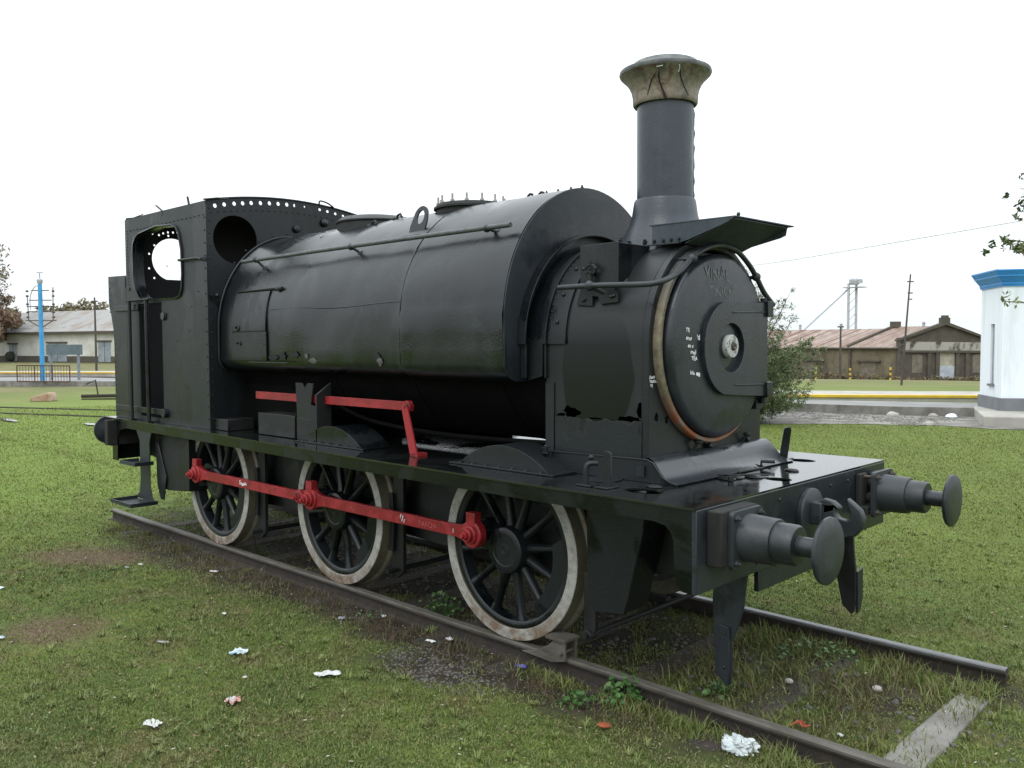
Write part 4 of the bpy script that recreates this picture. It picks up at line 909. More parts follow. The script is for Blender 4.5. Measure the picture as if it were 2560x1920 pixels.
# bracket box on the smokebox side with valve
for s in (-1, 1):
    mb = MB()
    if s < 0: mb.xz([(.47, 2.40), (.47, 2.70), (.785, 2.705), (.785, 2.40), (.785, 2.32), (.64, 2.31), (.62, 2.36), (.575, 2.365), (.575, 2.30), (.44, 2.31), (.46, 2.38)], -.665, .012)
    else: mb.xz([(.47, 2.33), (.47, 2.70), (.785, 2.705), (.785, 2.33)], .653, .012)
    mb.yz([(s*.655, 2.70), (s*.655, 2.42), (s*.20, 2.70)], .783, .01); mb.yz([(s*.655, 2.70), (s*.655, 2.42), (s*.20, 2.70)], .48, .01)
    BX = part('side_bracket', mb, BLK, .002)
    mb = MB()
    for (x, z) in ((.51, 2.345), (.73, 2.355), (.75, 2.36), (.50, 2.34)): mb.ball((x, s*.668, z), .013, 8)
    if s < 0:
        r_ = [(.585+.042*math.cos(a), -.70, 2.535+.030*math.sin(a)) for a in np.linspace(0, 2*PI, 17)[:-1]]; mb.tube(r_, .010, 6, closed=True)
        for a in (90, 10, 170): mb.cyl((.585+.042*math.cos(math.radians(a)), -.70, 2.535+.03*math.sin(math.radians(a))), (.585+.062*math.cos(math.radians(a)), -.70, 2.535+.052*math.sin(math.radians(a))), .013, n=8)
        mb.cyl((.585, -.665, 2.52), (.585, -.72, 2.50), .02); mb.cyl((.585, -.705, 2.505), (.583, -.705, 2.455), .020); mb.cyl((.583, -.705, 2.45), (.583, -.705, 2.42), .016)
    part('valve', mb, BLKM, parent=BX)
# smokebox handrail
mb = MB(); path = smoothpts([(.40, -.80, 2.424), (.75, -.80, 2.422), (1.05, -.80, 2.412), (1.15, -.785, 2.415), (1.185, -.71, 2.44), (1.175, -.55, 2.50), (1.155, -.42, 2.57), (1.15, -.34, 2.615), (1.15, -.18, 2.675), (1.15, 0, 2.70), (1.15, .18, 2.675), (1.15, .34, 2.595), (1.15, .45, 2.51), (1.15, .56, 2.41), (1.15, .70, 2.325)], 5)
mb.tube(path, .018, 10); mb.tube([(1.15, .70, 2.325), (1.10, .72, 2.318), (1.05, .70, 2.318)], .016, 8)
hs = part('front_handrail', mb, GRYF)
mb = MB(); mb.ball((.66, -.80, 2.423), .034, 12); mb.tube([(.66, -.80, 2.423), (.70, -.70, 2.38)], .016, 8); mb.ball((1.155, -.38, 2.59), .032, 12); mb.tube([(1.155, -.38, 2.59), (1.03, -.38, 2.59)], .011, 8)
mb.ball((1.15, .445, 2.515), .032, 12); mb.tube([(1.15, .445, 2.515), (1.03, .40, 2.50)], .014, 8); mb.ball((1.05, .40, 2.50), .025, 8)
part('handrail_knobs', mb, GRYF, parent=hs)
# --- chimney
mb = MB(); XC = .687
n_ = 48; rings = []
for (r, z, k_) in ((.34, 2.752, 1.0), (.318, 2.79, .8), (.275, 2.83, .35), (.245, 2.88, 0), (.228, 2.94, 0), (.214, 3.035, 0), (.208, 3.050, 0)):
    ring = []
    for i in range(n_):
        a = 2*PI*i/n_; y = r*math.sin(a); zz_ = z-k_*(.70-math.sqrt(max(.70**2-y*y, 0))); ring.append((XC+r*math.cos(a)*(1.0 if k_ else 1), y, zz_))
    rings.append(ring)
mb.add([p_ for q in rings for p_ in q], [(j*n_+i, j*n_+(i+1) % n_, (j+1)*n_+(i+1) % n_, (j+1)*n_+i) for j in range(len(rings)-1) for i in range(n_)])
CH = part('chimney_base', mb, CHM, ang=50)
mb = MB()
for a in (-60, -40, -20, 200, 230, 255, -80): t_ = math.radians(a); y = .315*math.sin(t_); mb.hexbolt((XC+.315*math.cos(t_), y, 2.785-(.70-math.sqrt(.49-y*y))*.9), (0, -.3, 1), .018, .016)
part('base_bolts', mb, BLKM, parent=CH)
mb = MB(); mb.lathe([(.194, 3.03), (.1945, 3.4), (.194, 3.73)], (XC, 0, 0), (0, 0, 1), 48)
mb.tube([(XC+.135*1.0, .1397, 3.05)]+[(XC+.135+.004*math.sin(i*1.9), .1397+.003*math.cos(i*2.7), 3.05+.033*i) for i in range(1, 20)], [.010+.005*abs(math.sin(i*1.3)) for i in range(20)], 6)
part('chimney_pipe', mb, CHM, parent=CH, ang=50)
mb = MB(); prof = [(.196, 3.700), (.214, 3.695), (.222, 3.705), (.224, 3.73), (.226, 3.765), (.234, 3.80), (.250, 3.835), (.275, 3.868), (.298, 3.888), (.312, 3.902)]
mb.lathe(prof, (XC, 0, 0), (0, 0, 1), 64, False, False)
mb.m = 1; mb.lathe([(.312, 3.902), (.318, 3.915), (.314, 3.932), (.295, 3.940), (.245, 3.948), (.232, 3.962), (.222, 3.985), (.205, 3.992), (.185, 3.985), (.17, 3.95), (.165, 3.70)], (XC, 0, 0), (0, 0, 1), 64, False, False)
CP = mb.build('chimney_cap', [CAPM, CAPD], CH, 0, ang=50)
CP['label'] = 'tarnished flared cap with split seams'
mb = MB()
def crk(pts):
    P_ = []
    for a, z in pts:
        r = float(np.interp(z, [3.70, 3.765, 3.80, 3.835, 3.868, 3.888, 3.902], [.223, .227, .235, .251, .276, .299, .313])); P_.append((XC+r*math.cos(math.radians(a)), r*math.sin(math.radians(a)), z))
    return P_
mb.tube(crk([(-64, 3.872), (-66, 3.84), (-65, 3.80), (-60, 3.75), (-55, 3.70)]), [.002, .006, .005, .006, .009], 6)
mb.tube(crk([(-68, 3.862), (-78, 3.82), (-84, 3.77), (-88, 3.73)]), [.002, .004, .004, .002], 6); mb.tube(crk([(-36, 3.872), (-32, 3.83), (-24, 3.78), (-12, 3.72)]), [.004, .004, .003, .002], 6)
part('cracks', mb, SOOT_SHADE, parent=CP)
mb = MB(); mb.tube(crk([(-67, 3.885), (-59, 3.888)]), .0035, 5); mb.tube(crk([(-38, 3.890), (-36, 3.87), (-37, 3.855)]), .004, 5); part('painted_daylight_marks', mb, CHALK, parent=CP)  # daylight through the split seams painted as white strips
# --- visor above the smokebox door
mb = MB(); zv = 2.835
mb.plate([(.80, -.35), (1.435, -.345), (1.455, .39), (1.30, .40), (.80, .35)], [], (0, 0, zv), (1, 0, 0), (0, 1, 0), .008)
mb.xz([(.82, zv-.008), (1.43, zv-.008), (1.38, 2.80), (1.10, 2.715), (1.04, 2.705), (.82, 2.705)], -.345, .008)
mb.xz([(.82, zv-.008), (1.43, zv-.008), (1.42, 2.77), (1.38, 2.755), (1.06, 2.69), (.82, 2.69)], .340, .008)
mb.add([(1.43, -.335, 2.822), (1.44, .335, 2.822), (1.07, .335, 2.675), (1.07, -.335, 2.70), (1.43, -.335, 2.816), (1.44, .335, 2.816), (1.07, .335, 2.669), (1.07, -.335, 2.694)], [(0, 1, 2, 3), (7, 6, 5, 4), (0, 4, 5, 1), (1, 5, 6, 2), (2, 6, 7, 3), (3, 7, 4, 0)])  # underside sheet tilted so that it catches more light
VI = part('visor', mb, VISM, .0015)
mb = MB()
for x in (.84, .91, .97, 1.03): mb.hexbolt((x, -.345, 2.725), (0, -1, 0), .014, .010)
mb.box((.80, -.38, 2.695), (1.05, -.345, 2.703)); mb.ball((1.43, -.3, 2.846), .014, 6); part('bolts', mb, GRY, parent=VI)
# --- smokebox saddle apron
mb = MB(); pr = [(1.052, 1.345), (1.075, 1.348), (1.10, 1.338), (1.13, 1.31), (1.16, 1.27), (1.195, 1.232), (1.235, 1.212), (1.28, 1.205), (1.30, 1.205)]
vs = []; n_ = len(pr)
for y in (-.735, .735):
    for (x, z) in pr: vs.append((x, y, z))
for y in (-.735, .735):
    for (x, z) in pr: vs.append((x-.006, y, z-.008))
mb.add(vs, [(i, i+1, n_+i+1, n_+i) for i in range(n_-1)]+[(2*n_+i, 3*n_+i, 3*n_+i+1, 2*n_+i+1) for i in range(n_-1)]+[(0, n_, 3*n_, 2*n_), (n_-1, 3*n_-1, 4*n_-1, 2*n_-1)])
AP = part('front_apron', mb, paint('wet_grey_paint', (.014, .017, .020), (.022, .026, .031), .14, .30, .5, 3, streak=False, bmp=.12), ang=60)
sd_ = [(.29, 1.197), (.29, 1.325), (1.03, 1.335), (1.075, 1.335), (1.12, 1.318), (1.155, 1.275), (1.19, 1.235), (1.24, 1.213), (1.29, 1.204), (1.29, 1.197)]
mb = MB(); mb.xz(sd_, -.752, .014); mb.xz(sd_, .738, .014); mb.tube([(.29, -.753, 1.326), (1.03, -.753, 1.337), (1.075, -.753, 1.337), (1.12, -.753, 1.32), (1.155, -.753, 1.277), (1.19, -.753, 1.237), (1.24, -.753, 1.215), (1.29, -.753, 1.205)], .006, 6)
part('apron_side', mb, BLK, .001, parent=AP)
mb = MB()
for (x, y) in ((1.065, -.22), (1.065, .42)): mb.tube([(x, y, 1.35), (x+.03, y+.01, 1.40)], .010, 8); mb.ball((x+.032, y+.012, 1.405), .026, 10, (1.2, 1, .6))
part('knobs', mb, BLKM, parent=AP)
# lamp irons and clamps on the footplate
for (x, y, h, ln) in ((1.00, -1.06, .20, 0), (1.19, .80, .22, .1)):
    mb = MB(); pts = [(x-.03, 0), (x+.03, 0), (x+.028, h)]+[(x+.028*math.cos(math.radians(a)), h+.02*math.sin(math.radians(a))) for a in (30, 60, 90, 120, 150)]+[(x-.028, h)]
    mb.plate([(a-x, b_) for a, b_ in pts], [], (x, y, 1.197), (1, 0, 0) if y < 0 else Vector((.7, .7, 0)), Vector((0, 0, 1)) if not ln else Vector((.12, .05, 1)).normalized(), .016); mb.box((x-.05, y-.06, 1.196), (x+.05, y+.06, 1.206))
    part('lamp_iron', mb, BLK, .003)
mb = MB(); mb.tube(smoothpts([(.86, -1.08, 1.20), (.86, -1.08, 1.30), (.875, -1.065, 1.33), (.91, -1.03, 1.33)], 4), .017, 8); mb.box((.81, -1.12, 1.196), (.92, -1.03, 1.206)); mb.ball((.85, -1.02, 1.36), .02, 8); mb.cyl((.85, -1.02, 1.32), (.85, -1.02, 1.36), .008)
part('clip', mb, BLK, .003)
mb = MB(); mb.lathe([(.115, 0), (.115, .004), (.0001, .004)], (.80, -.83, 1.197), (0, 0, 1), 28); mb.xz([(1.00, 1.30), (1.06, 1.30), (1.06, 1.23), (1.00, 1.23)], -.765, .012); part('cover_disc', mb, GRY, parent=FP)

# --- cab
CX0, CX1, CY, CZ = -6.08, -4.10, .985, 3.50
win = [(-5.84, 2.86), (-5.845, 3.10), (-5.83, 3.20), (-5.77, 3.265), (-5.69, 3.30), (-5.24, 3.345), (-4.88, 3.325), (-4.76, 3.29), (-4.70, 3.22), (-4.645, 3.05), (-4.635, 2.80), (-4.655, 2.65), (-4.70, 2.58), (-4.80, 2.552), (-5.60, 2.560), (-5.70, 2.60), (-5.78, 2.68), (-5.82, 2.77)]
def top_z(x): return CZ+.004*math.sin(x*7)
for s in (-1, 1):
    mb = MB(); door = [(-5.75, 1.25), (-5.155, 1.25), (-5.155, 2.52), (-5.75, 2.52)]
    notch = [(-5.09, 3.50), (-5.085, 3.44), (-5.075, 3.44), (-5.07, 3.50)]
    outl = [(CX0, 1.197), (CX1, 1.197), (CX1, 3.495), (-4.104, 3.46), (-4.114, 3.46), (-4.118, 3.497)]+notch[::-1]+[(CX0, 3.497)]
    mb.xz(outl, s*CY-.006, .012, [win, door])
    CB = part('cab_side', mb, CABM, ang=30)
    mb = MB(); yi = s*(CY-.009) if s > 0 else s*(CY-.006); mb.xz([(CX0+.02, 1.21), (CX1-.02, 1.21), (CX1-.02, 3.45), (CX0+.02, 3.45)], s*(CY-.010)-.001, .002, [[(-5.24+(x+5.24)*.985, 2.95+(z-2.95)*.985) for x, z in win], door]); part('shade_lining', mb, SOOT_SHADE, parent=CB)  # inner sheet added to darken the cab interior like shade
    mb = MB()        # flanged window frame
    k = len(win); vs = []
    cxw = -5.24; czw = 2.95
    for (gr, dy) in ((1.0, -.022), (1.035, -.018), (1.035, .0), (1.0, .0)):
        vs += [(cxw+(x-cxw)*gr, s*(CY+.006)+s*(-dy) if False else s*(CY+.004-dy), czw+(z-czw)*gr) for x, z in win]
    vs += [(cxw+(x-cxw)*.985, s*(CY-.10), czw+(z-czw)*.985) for x, z in win]
    fs = [(j*k+i, j*k+(i+1) % k, (j+1)*k+(i+1) % k, (j+1)*k+i) for j in range(3) for i in range(k)]+[(i, 4*k+i, 4*k+(i+1) % k, (i+1) % k) for i in range(k)]
    mb.add(vs, fs); part('window_frame', mb, BLK, parent=CB, ang=40)
    mb = MB()
    for i in range(21): mb.ball((CX0+.06+i*.093, s*(CY+.007), 3.36+.002*math.sin(i)), .009, 6)
    for i in range(17): mb.ball((CX1-.035, s*(CY+.007), 1.3+i*.127), .009, 6); mb.ball((CX0+.06, s*(CY+.007), 2.75+i*.036) if i < 16 else (CX0+.06, s*(CY+.007), 3.33), .007, 6)
    for x, z in ((-5.0, 2.9), (-4.3, 2.6), (-4.5, 2.2), (-4.35, 1.9), (-4.6, 1.6), (-4.45, 2.45), (-4.8, 2.1)): mb.ball((x, s*(CY+.006), z), .008, 6)
    part('rivets', mb, BLK, parent=CB)
    mb = MB(); mb.cyl((-5.10, s*(CY), 2.365), (-5.10, s*(CY+.03), 2.365), .045, n=14); mb.box((-5.16, s*CY-.02, 2.33), (-5.04, s*CY+.02, 2.40)); part('door_catch', mb, BLK, .004, parent=CB)
    # cab handrails
    mb = MB()
    for x in (-5.865, -5.41): mb.tube([(x, s*(CY+.065), 1.20), (x, s*(CY+.065), 2.56)], .019 if x < -5.5 else .023, 10)
    mb.box((-5.96, s*(CY+.065)-.03, 2.553), (-4.80, s*(CY+.065)-.015, 2.566) if False else (-5.30, s*(CY+.065)+.015, 2.566)); mb.tube([(-5.96, s*(CY+.03), 2.56), (-5.3, s*(CY+.065), 2.56)], .012, 6)
    for x in (-5.865, -5.41): mb.box((x-.05, s*(CY+.065)-.035, 1.196), (x+.05, s*(CY+.065)+.035, 1.212))
    mb.tube([(-4.64, s*(CY+.045), 2.935), (-4.22, s*(CY+.05), 2.93), (-4.14, s*(CY+.05), 2.915), (-4.12, s*CY, 2.90)], .014, 8); mb.tube([(-4.62, s*(CY), 2.93), (-4.62, s*(CY+.045), 2.935)], .014, 8)
    part('cab_handrail', mb, BLK)
    mb = MB(); mb.box((-6.43, s*(CY+.012)-.012, 1.285), (-5.11, s*(CY+.012)+.012, 1.35)); mb.box((-6.40, s*(CY+.012)-.02, 2.45), (-5.72, s*(CY+.012)+.02, 2.515)); mb.cyl((-5.10, s*CY, 1.31), (-5.10, s*(CY+.05), 1.31), .05, n=16)
    part('door_bar', mb, BLK, .004)
# cab front plate
def cfz(y): return 3.50+.105*(1-(y/.985)**2)
outl = [(-.985, 1.197), (.985, 1.197)]+[(y, cfz(y)) for y in np.linspace(.985, -.985, 33)]
hl = [(-.887, 3.455), (-.786, 3.478), (-.676, 3.498), (-.581, 3.512), (-.484, 3.526), (-.377, 3.537), (-.272, 3.546), (-.168, 3.552), (-.063, 3.555)]
hs_ = [circ(y, z, .022, 10) for y, z in hl]+[circ(.028, 3.556, .015, 6, .020), circ(.156, 3.556, .012, 6)]+[circ(y, z, .020, 8, .016) for y, z in ((.35, 3.545), (.452, 3.535), (.556, 3.52), (.66, 3.505), (.757, 3.485), (.867, 3.46))]
hs_ += [circ(-.67, 3.13, .247, 48), circ(.67, 3.13, .247, 48), circ(.044, 3.30, .025, 10)]
mb = MB(); mb.yz(outl, -4.104, .012, hs_); CF = part('cab_front', mb, BLK, ang=30)
mb = MB(); mb.yz([(-.97, 1.21), (.97, 1.21), (.97, 3.40), (-.97, 3.40)], -4.118, .002, [circ(-.67, 3.13, .248, 48), circ(.67, 3.13, .248, 48), circ(.438, 3.38, .031, 10)][:2]); part('shade_lining', mb, SOOT_SHADE, parent=CF)  # same added dark sheet behind the cab front
mb = MB()
for i in range(18): mb.ball((-4.102, -.95, 1.3+i*.125), .009, 6)
for i in range(26): mb.ball((-4.102, -.93+i*.072, cfz(-.93+i*.072)-.13), .009, 6)
for i in range(14): a = math.radians(20+i*11); mb.ball((-4.102, -.93*math.cos(a), 2.18+1.06*math.sin(a)), .010, 6)
mb.lathe([(.04, 0), (.04, .03), (.025, .035)], (-4.104, .044, 3.30), (1, 0, 0), 12); mb.lathe([(.045, 0), (.045, .03)], (-4.104, .40, 3.40), (1, 0, 0), 12); mb.ball((-4.10, -.89, 2.55), .025, 8); mb.ball((-4.10, -.80, 2.56), .02, 8)
part('rivets', mb, BLK, parent=CF)
# angle strip where the tank meets the cab
mb = MB(); pr0 = tank_profile(XR+.02, .012)[4:-4]; mb.tube([(XR+.03, y, z) for y, z in pr0], .012, 6); part('angle_strip', mb, BLK, parent=CF)
# rear bulkhead with porthole
outl = [(-.975, 1.197), (.975, 1.197)]+[(y, cfz(y)+.02) for y in np.linspace(.975, -.975, 25)]
ph = [(-.43+.255*math.cos(math.radians(a)), 3.075+.255*math.sin(math.radians(a))) for a in range(-70, 251, 10)]
rh = [circ(y, z, .014, 8) for y, z in ((-.67, 3.372), (-.592, 3.36), (-.54, 3.385), (-.482, 3.401), (-.42, 3.405), (-.365, 3.41), (-.30, 3.41), (-.478, 3.36), (-.649, 3.234), (-.715, 3.13), (-.72, 2.959), (-.66, 2.848))]
mb = MB(); mb.yz(outl, CX0+.006, .012, [ph]+rh); part('cab_back', mb, SOOT_SHADE, ang=30)
mb = MB(); mb.box((-5.6, -.55, 1.2), (-4.12, .55, 1.9)); mb.lathe([(.70, 0), (.70, .06)], (-4.22, 0, 2.05), (1, 0, 0), 32); mb.tube([(-4.25, .2, 2.6), (-4.9, .2, 2.62)], .02); mb.box((-6.05, -.95, 1.2), (-5.9, .95, 2.5)); part('backhead', mb, SOOT_SHADE, .01)
mb = MB(); ys_ = np.linspace(-.98, .98, 17)
mb.plate([(y, cfz(y)+.004) for y in ys_]+[(y, cfz(y)-.002) for y in ys_[::-1]], [], (-5.15, 0, 0), (0, 1, 0), (0, 0, 1), .93); part('added_cab_roof', mb, SOOT_SHADE)  # unseen roof strip added to block sky and darken the cab
# bent scraps along the roof edge
mb = MB(); mb.tube([(-5.085, -.98, 3.49), (-5.26, -.98, 3.575)], .010, 6); mb.tube([(-4.478, -.98, 3.49), (-4.51, -.98, 3.58)], .012, 6); mb.tube([(-4.12, -1.0, 3.507), (-3.98, -.93, 3.510), (-4.0, -.80, 3.520)], .009, 6)
mb.tube(smoothpts([(-4.1, .34, 3.59), (-4.08, .33, 3.63), (-4.08, .37, 3.635), (-4.08, .44, 3.62), (-4.09, .52, 3.585)], 4), .009, 6); mb.tube([(-5.9, -.98, 3.50), (-5.6, -.98, 3.515)], .006, 6)
part('roof_scraps', mb, BLKM)
mb = MB(); mb.tube([(-4.10, y, cfz(y)+.004) for y in np.linspace(-.985, .985, 30)], .010, 6); mb.box((XR-.05, .52, 3.48), (XR, .98, 3.50)); part('roof_angle', mb, BLK)
# bunker
bs = [(CX0-.002, 1.197), (-6.47, 1.197), (-6.47, 2.10), (-6.485, 2.25), (-6.54, 2.42), (-6.60, 2.55), (-6.60, 2.875), (-6.12, 2.862), (-6.12, 2.72), (-5.93, 2.705), (-5.93, 2.69), (CX0-.002, 2.69)]
bs = [(CX0-.008, 1.197), (-6.47, 1.197), (-6.47, 2.10), (-6.485, 2.25), (-6.54, 2.42), (-6.60, 2.55), (-6.60, 2.875), (-6.11, 2.862), (-6.11, 2.72), (CX0-.008, 2.71)]
mb = MB()
for s in (-1, 1): mb.xz(bs, s*CY-.006, .012)
rp = [(-6.47, 1.197), (-6.47, 2.10), (-6.485, 2.25), (-6.54, 2.42), (-6.60, 2.55), (-6.60, 2.875)]
for i in range(5): (x0, z0), (x1, z1) = rp[i], rp[i+1]; mb.add([(x0, -.99, z0), (x1, -.99, z1), (x1, .99, z1), (x0, .99, z0), (x0-.01, -.99, z0), (x1-.01, -.99, z1), (x1-.01, .99, z1), (x0-.01, .99, z0)], [(0, 1, 2, 3), (7, 6, 5, 4), (0, 4, 5, 1), (1, 5, 6, 2), (2, 6, 7, 3), (3, 7, 4, 0)])
BK = part('bunker', mb, CABM, .002, ang=30)
mb = MB()
for z in np.arange(1.3, 2.1, .07): mb.ball((-6.45, -(CY+.007), z), .008, 6)
for z in np.arange(2.45, 2.85, .07): mb.ball((-6.57, -(CY+.007), z), .008, 6)
mb.cyl((-6.0, -1.0, 2.70), (-6.0, -.99, 2.70), .02); part('rivets', mb, BLK, parent=BK)
# rear box below the footplate, and steps
for s in (-1, 1):
    y0, y1 = (-.97, -.70) if s < 0 else (.70, .97)
    mb = MB(); mb.xz([(-5.46, 1.18), (-4.64, 1.18), (-4.64, .50), (-5.14, .455), (-5.33, .47), (-5.42, .80)], y0, y1-y0); part('rear_sandbox', mb, BLKM, .006)
    mb = MB(); ys = s*1.065
    mb.xz([(-5.74, 1.18), (-5.27, 1.18), (-5.33, 1.06), (-5.375, .98), (-5.385, .50), (-5.34, .36), (-5.24, .30), (-5.76, .33), (-5.66, .40), (-5.63, .55), (-5.63, .98), (-5.70, 1.07)], ys-.006, .012)
    mb.xz([(-5.40, 1.0), (-5.33, .95), (-5.15, .60), (-5.22, .34), (-5.3, .34), (-5.38, .5)], ys*.93, .012) if s < 0 else None
    ST = part('cab_steps', mb, GRY, .003)
    for (x0, x1, z, dep) in ((-5.68, -5.28, .745, .21), (-5.74, -5.20, .315, .30)):
        mb = MB(); ya, yb = sorted((ys, ys+s*dep)); mb.box((x0, ya, z-.012), (x1, yb, z)); mb.box((x0, ya, z), (x0+.01, yb, z+.03)); mb.box((x1-.01, ya, z), (x1, yb, z+.03))
        yy = ya if s < 0 else yb-.01; mb.box((x0+.01, yy, z), (x1-.01, yy+.01, z+.03)); part('step_tread', mb, GRY, .002, parent=ST)

# ================================================================== WEEDS, LITTER
def leafy(name, x, y, r, h, n, mat, label, seed, ls=.03, z0=-.125):
    q = random.Random(seed); mb = MB()
    for i in range(n):
        a = q.random()*2*PI; rr_ = r*q.random()**.6; hh = h*(1-(rr_/r)**2*.7)*q.uniform(.35, 1)
        px, py, pz = x+rr_*math.cos(a), y+rr_*math.sin(a), z0+hh
        s_ = ls*q.uniform(.6, 1.25); d = q.random()*2*PI; tl = q.uniform(-.5, .5); tl2 = q.uniform(.0, .7)
        Rm = Matrix.Rotation(d, 3, 'Z') @ Matrix.Rotation(tl2, 3, 'Y') @ Matrix.Rotation(tl, 3, 'X')
        pts = [(0, 0, 0), (.35, .42, .06), (.8, .40, .02), (1.15, 0, -.08), (.8, -.40, .02), (.35, -.42, .06), (.6, 0, -.04)]
        vs = [Vector((px, py, pz))+Rm @ Vector(p_)*s_ for p_ in pts]; mb.m = 0 if q.random() < .6 else 1
        mb.add(vs, [(0, 6, 1), (1, 6, 2), (2, 6, 3), (3, 6, 4), (4, 6, 5), (5, 6, 0)])
        if i % 3 == 0: mb.m = 1; mb.tube([(x+(px-x)*.5, y+(py-y)*.5, z0), (px, py, pz)], .0016, 4)
    me = bpy.data.meshes.new(name); me.from_pydata(mb.v, [], mb.f)
    for m_ in mat: me.materials.append(m_)
    me.polygons.foreach_set('material_index', mb.mi); o = bpy.data.objects.new(name, me); COL.objects.link(o); return tag(o, label, 'weed')
LF1 = simple('weed_leaf', (.045, .115, .022), (.03, .085, .018), 20, .5, .1); LF2 = simple('weed_leaf_pale', (.09, .17, .05), (.06, .12, .03), 20, .5, .1)
leafy('leafy_weed', 1.03, -.93, .15, .17, 150, (LF1, LF2), 'big clump of round leaved weed growing over the near rail', 1, .036)
leafy('leafy_weed', .86, -1.14, .13, .07, 70, (LF1, LF2), 'low leafy weed creeping on the dark patch left of the big clump', 2, .032)
leafy('leafy_weed', 1.42, -.45, .09, .11, 34, (LF2, LF1), 'small pale leafed weed between the rails behind the guard iron', 3, .04)
leafy('leafy_weed', -1.02, -.62, .20, .22, 120, (LF2, LF1), 'straggly weed inside the near rail between the second and front wheels', 4, .026)
leafy('leafy_weed', -1.45, -1.02, .10, .05, 26, (LF2, LF1), 'tiny bright weed on the dirt outside the near rail beside the middle wheel', 5, .035)
leafy('leafy_weed', 1.55, .62, .30, .10, 150, (LF1, LF2), 'bright green weed patch inside the far rail ahead of the engine', 6, .028)
leafy('leafy_weed', -5.0, -.55, .14, .22, 50, (LF1, LF2), 'sprig of weed growing behind the rear cab steps', 7, .03)
def scrap(name, x, y, sx, sy, h, mat, label, seed, rot=0, cat='litter', z0=-.107, crumple=1.0):
    h *= .75; sx *= .85; sy *= .85
    q = random.Random(seed); n_ = 9; vs = []
    for i in range(n_+1):
        for j in range(n_+1):
            u = i/n_-.5; v = j/n_-.5; e = 1-.35*crumple*noise.noise(Vector((u*3+seed, v*3, 1)))
            X_, Y_ = u*sx*e, v*sy*e
            if abs(u) > .3 and abs(v) > .3: X_ *= .85; Y_ *= .85
            Z_ = h*(.5+.9*noise.noise(Vector((u*4+seed*3.1, v*4, 2)))+.5*noise.noise(Vector((u*9+seed, v*9, 5))))*(1-1.1*(u*u+v*v))
            vs.append((x+X_*math.cos(rot)-Y_*math.sin(rot), y+X_*math.sin(rot)+Y_*math.cos(rot), z0+max(-.004, Z_)))
    me = bpy.data.meshes.new(name); me.from_pydata(vs, [], [(i*(n_+1)+j, (i+1)*(n_+1)+j, (i+1)*(n_+1)+j+1, i*(n_+1)+j+1) for i in range(n_) for j in range(n_)])
    me.materials.append(mat); o = bpy.data.objects.new(name, me); COL.objects.link(o)
    so = o.modifiers.new('thick', 'SOLIDIFY'); so.thickness = .0012
    return tag(o, label, cat)
PW = simple('white_paper', (.62, .63, .62), (.45, .45, .43), 20, .8, 0); PB = simple('pale_blue_wrapper', (.55, .62, .65), (.12, .25, .33), 16, .4, 0, lo=.5, hi=.6)
PP = simple('pinkish_wrapper', (.55, .54, .55), (.50, .22, .18), 12, .6, 0, lo=.48, hi=.55); PG = simple('grey_scrap', (.30, .32, .33), None, 20, .8, 0); PBL = simple('purple_blue_tin', (.06, .05, .30), (.30, .30, .42), 18, .4, 0, lo=.55, hi=.62)
PO = simple('terracotta', (.30, .075, .03), (.22, .05, .02), 20, .8, .1); POR = simple('orange_plastic', (.42, .07, .03), None, 20, .5, 0)
scrap('crumpled_wrapper', -1.394, -2.167, .14, .12, .035, PB, 'pale blue and white crumpled wrapper on the grass in mid foreground', 3, .9)
scrap('crumpled_paper', -.60, -1.97, .19, .09, .03, PW, 'long crumpled white paper on the grass right of the pale blue wrapper', 4, 1.0)
scrap('crumpled_paper', -.648, -2.614, .10, .09, .05, PP, 'white and pink crumpled wrapper lying in the grass below the others', 5, .4)
scrap('crumpled_paper', -.69, -3.09, .13, .08, .035, PW, 'white crumpled paper in the darker grass at lower left', 6, .3)
scrap('paper_scrap', -2.294, -1.813, .05, .03, .012, PW, 'tiny white paper scrap alone on the lawn towards the middle wheel', 7)
scrap('paper_scrap', -2.0, -2.447, .11, .04, .012, PG, 'thin greyish paper strip on the grass left of the blue wrapper', 8, .5)
scrap('paper_scrap', -3.575, -1.247, .11, .06, .012, PW, 'flat white scrap near the rail between rear and middle wheels', 9, .3)
scrap('paper_scrap', -4.36, -1.62, .07, .03, .01, PW, 'little pale scrap beside the brown worn patch at left', 10, .3)
scrap('paper_scrap', -4.35, -1.76, .07, .03, .01, PG, 'greyish scrap just below the pale one at the worn patch', 18, .3)
scrap('paper_scrap', -2.97, -3.236, .06, .05, .02, PB, 'bluish scrap cut by the left edge of the picture', 11)
scrap('paper_scrap', -4.45, -2.835, .10, .06, .02, PB, 'pale blue scrap at the left edge higher up the lawn', 12)
scrap('paper_scrap', -.591, -1.093, .09, .04, .014, PW, 'left white scrap of a pair on the gravel patch edge', 13, .2)
scrap('paper_scrap', -.517, -.975, .07, .04, .025, PW, 'right white scrap of a pair on the gravel patch edge, nearer the rail', 14, .2)
scrap('paper_scrap', -1.285, -.98, .045, .035, .03, PW, 'small white crumpled scrap against the near rail', 15)
scrap('paper_scrap', -1.49, -1.24, .07, .05, .03, PG, 'grey crumpled scrap beside a tiny bright weed', 16)
scrap('crushed_tin', .24, -1.003, .09, .05, .035, PBL, 'crushed purple blue tin lying beside the near rail', 17, .3)
scrap('paper_scrap', -.946, -2.372, .035, .03, .015, PP, 'tiny pinkish scrap between the blue and pink wrappers', 19)
scrap('paper_scrap', 2.2, -.53, .05, .03, .02, PW, 'tiny white scrap between the rails near the orange plastic', 20)
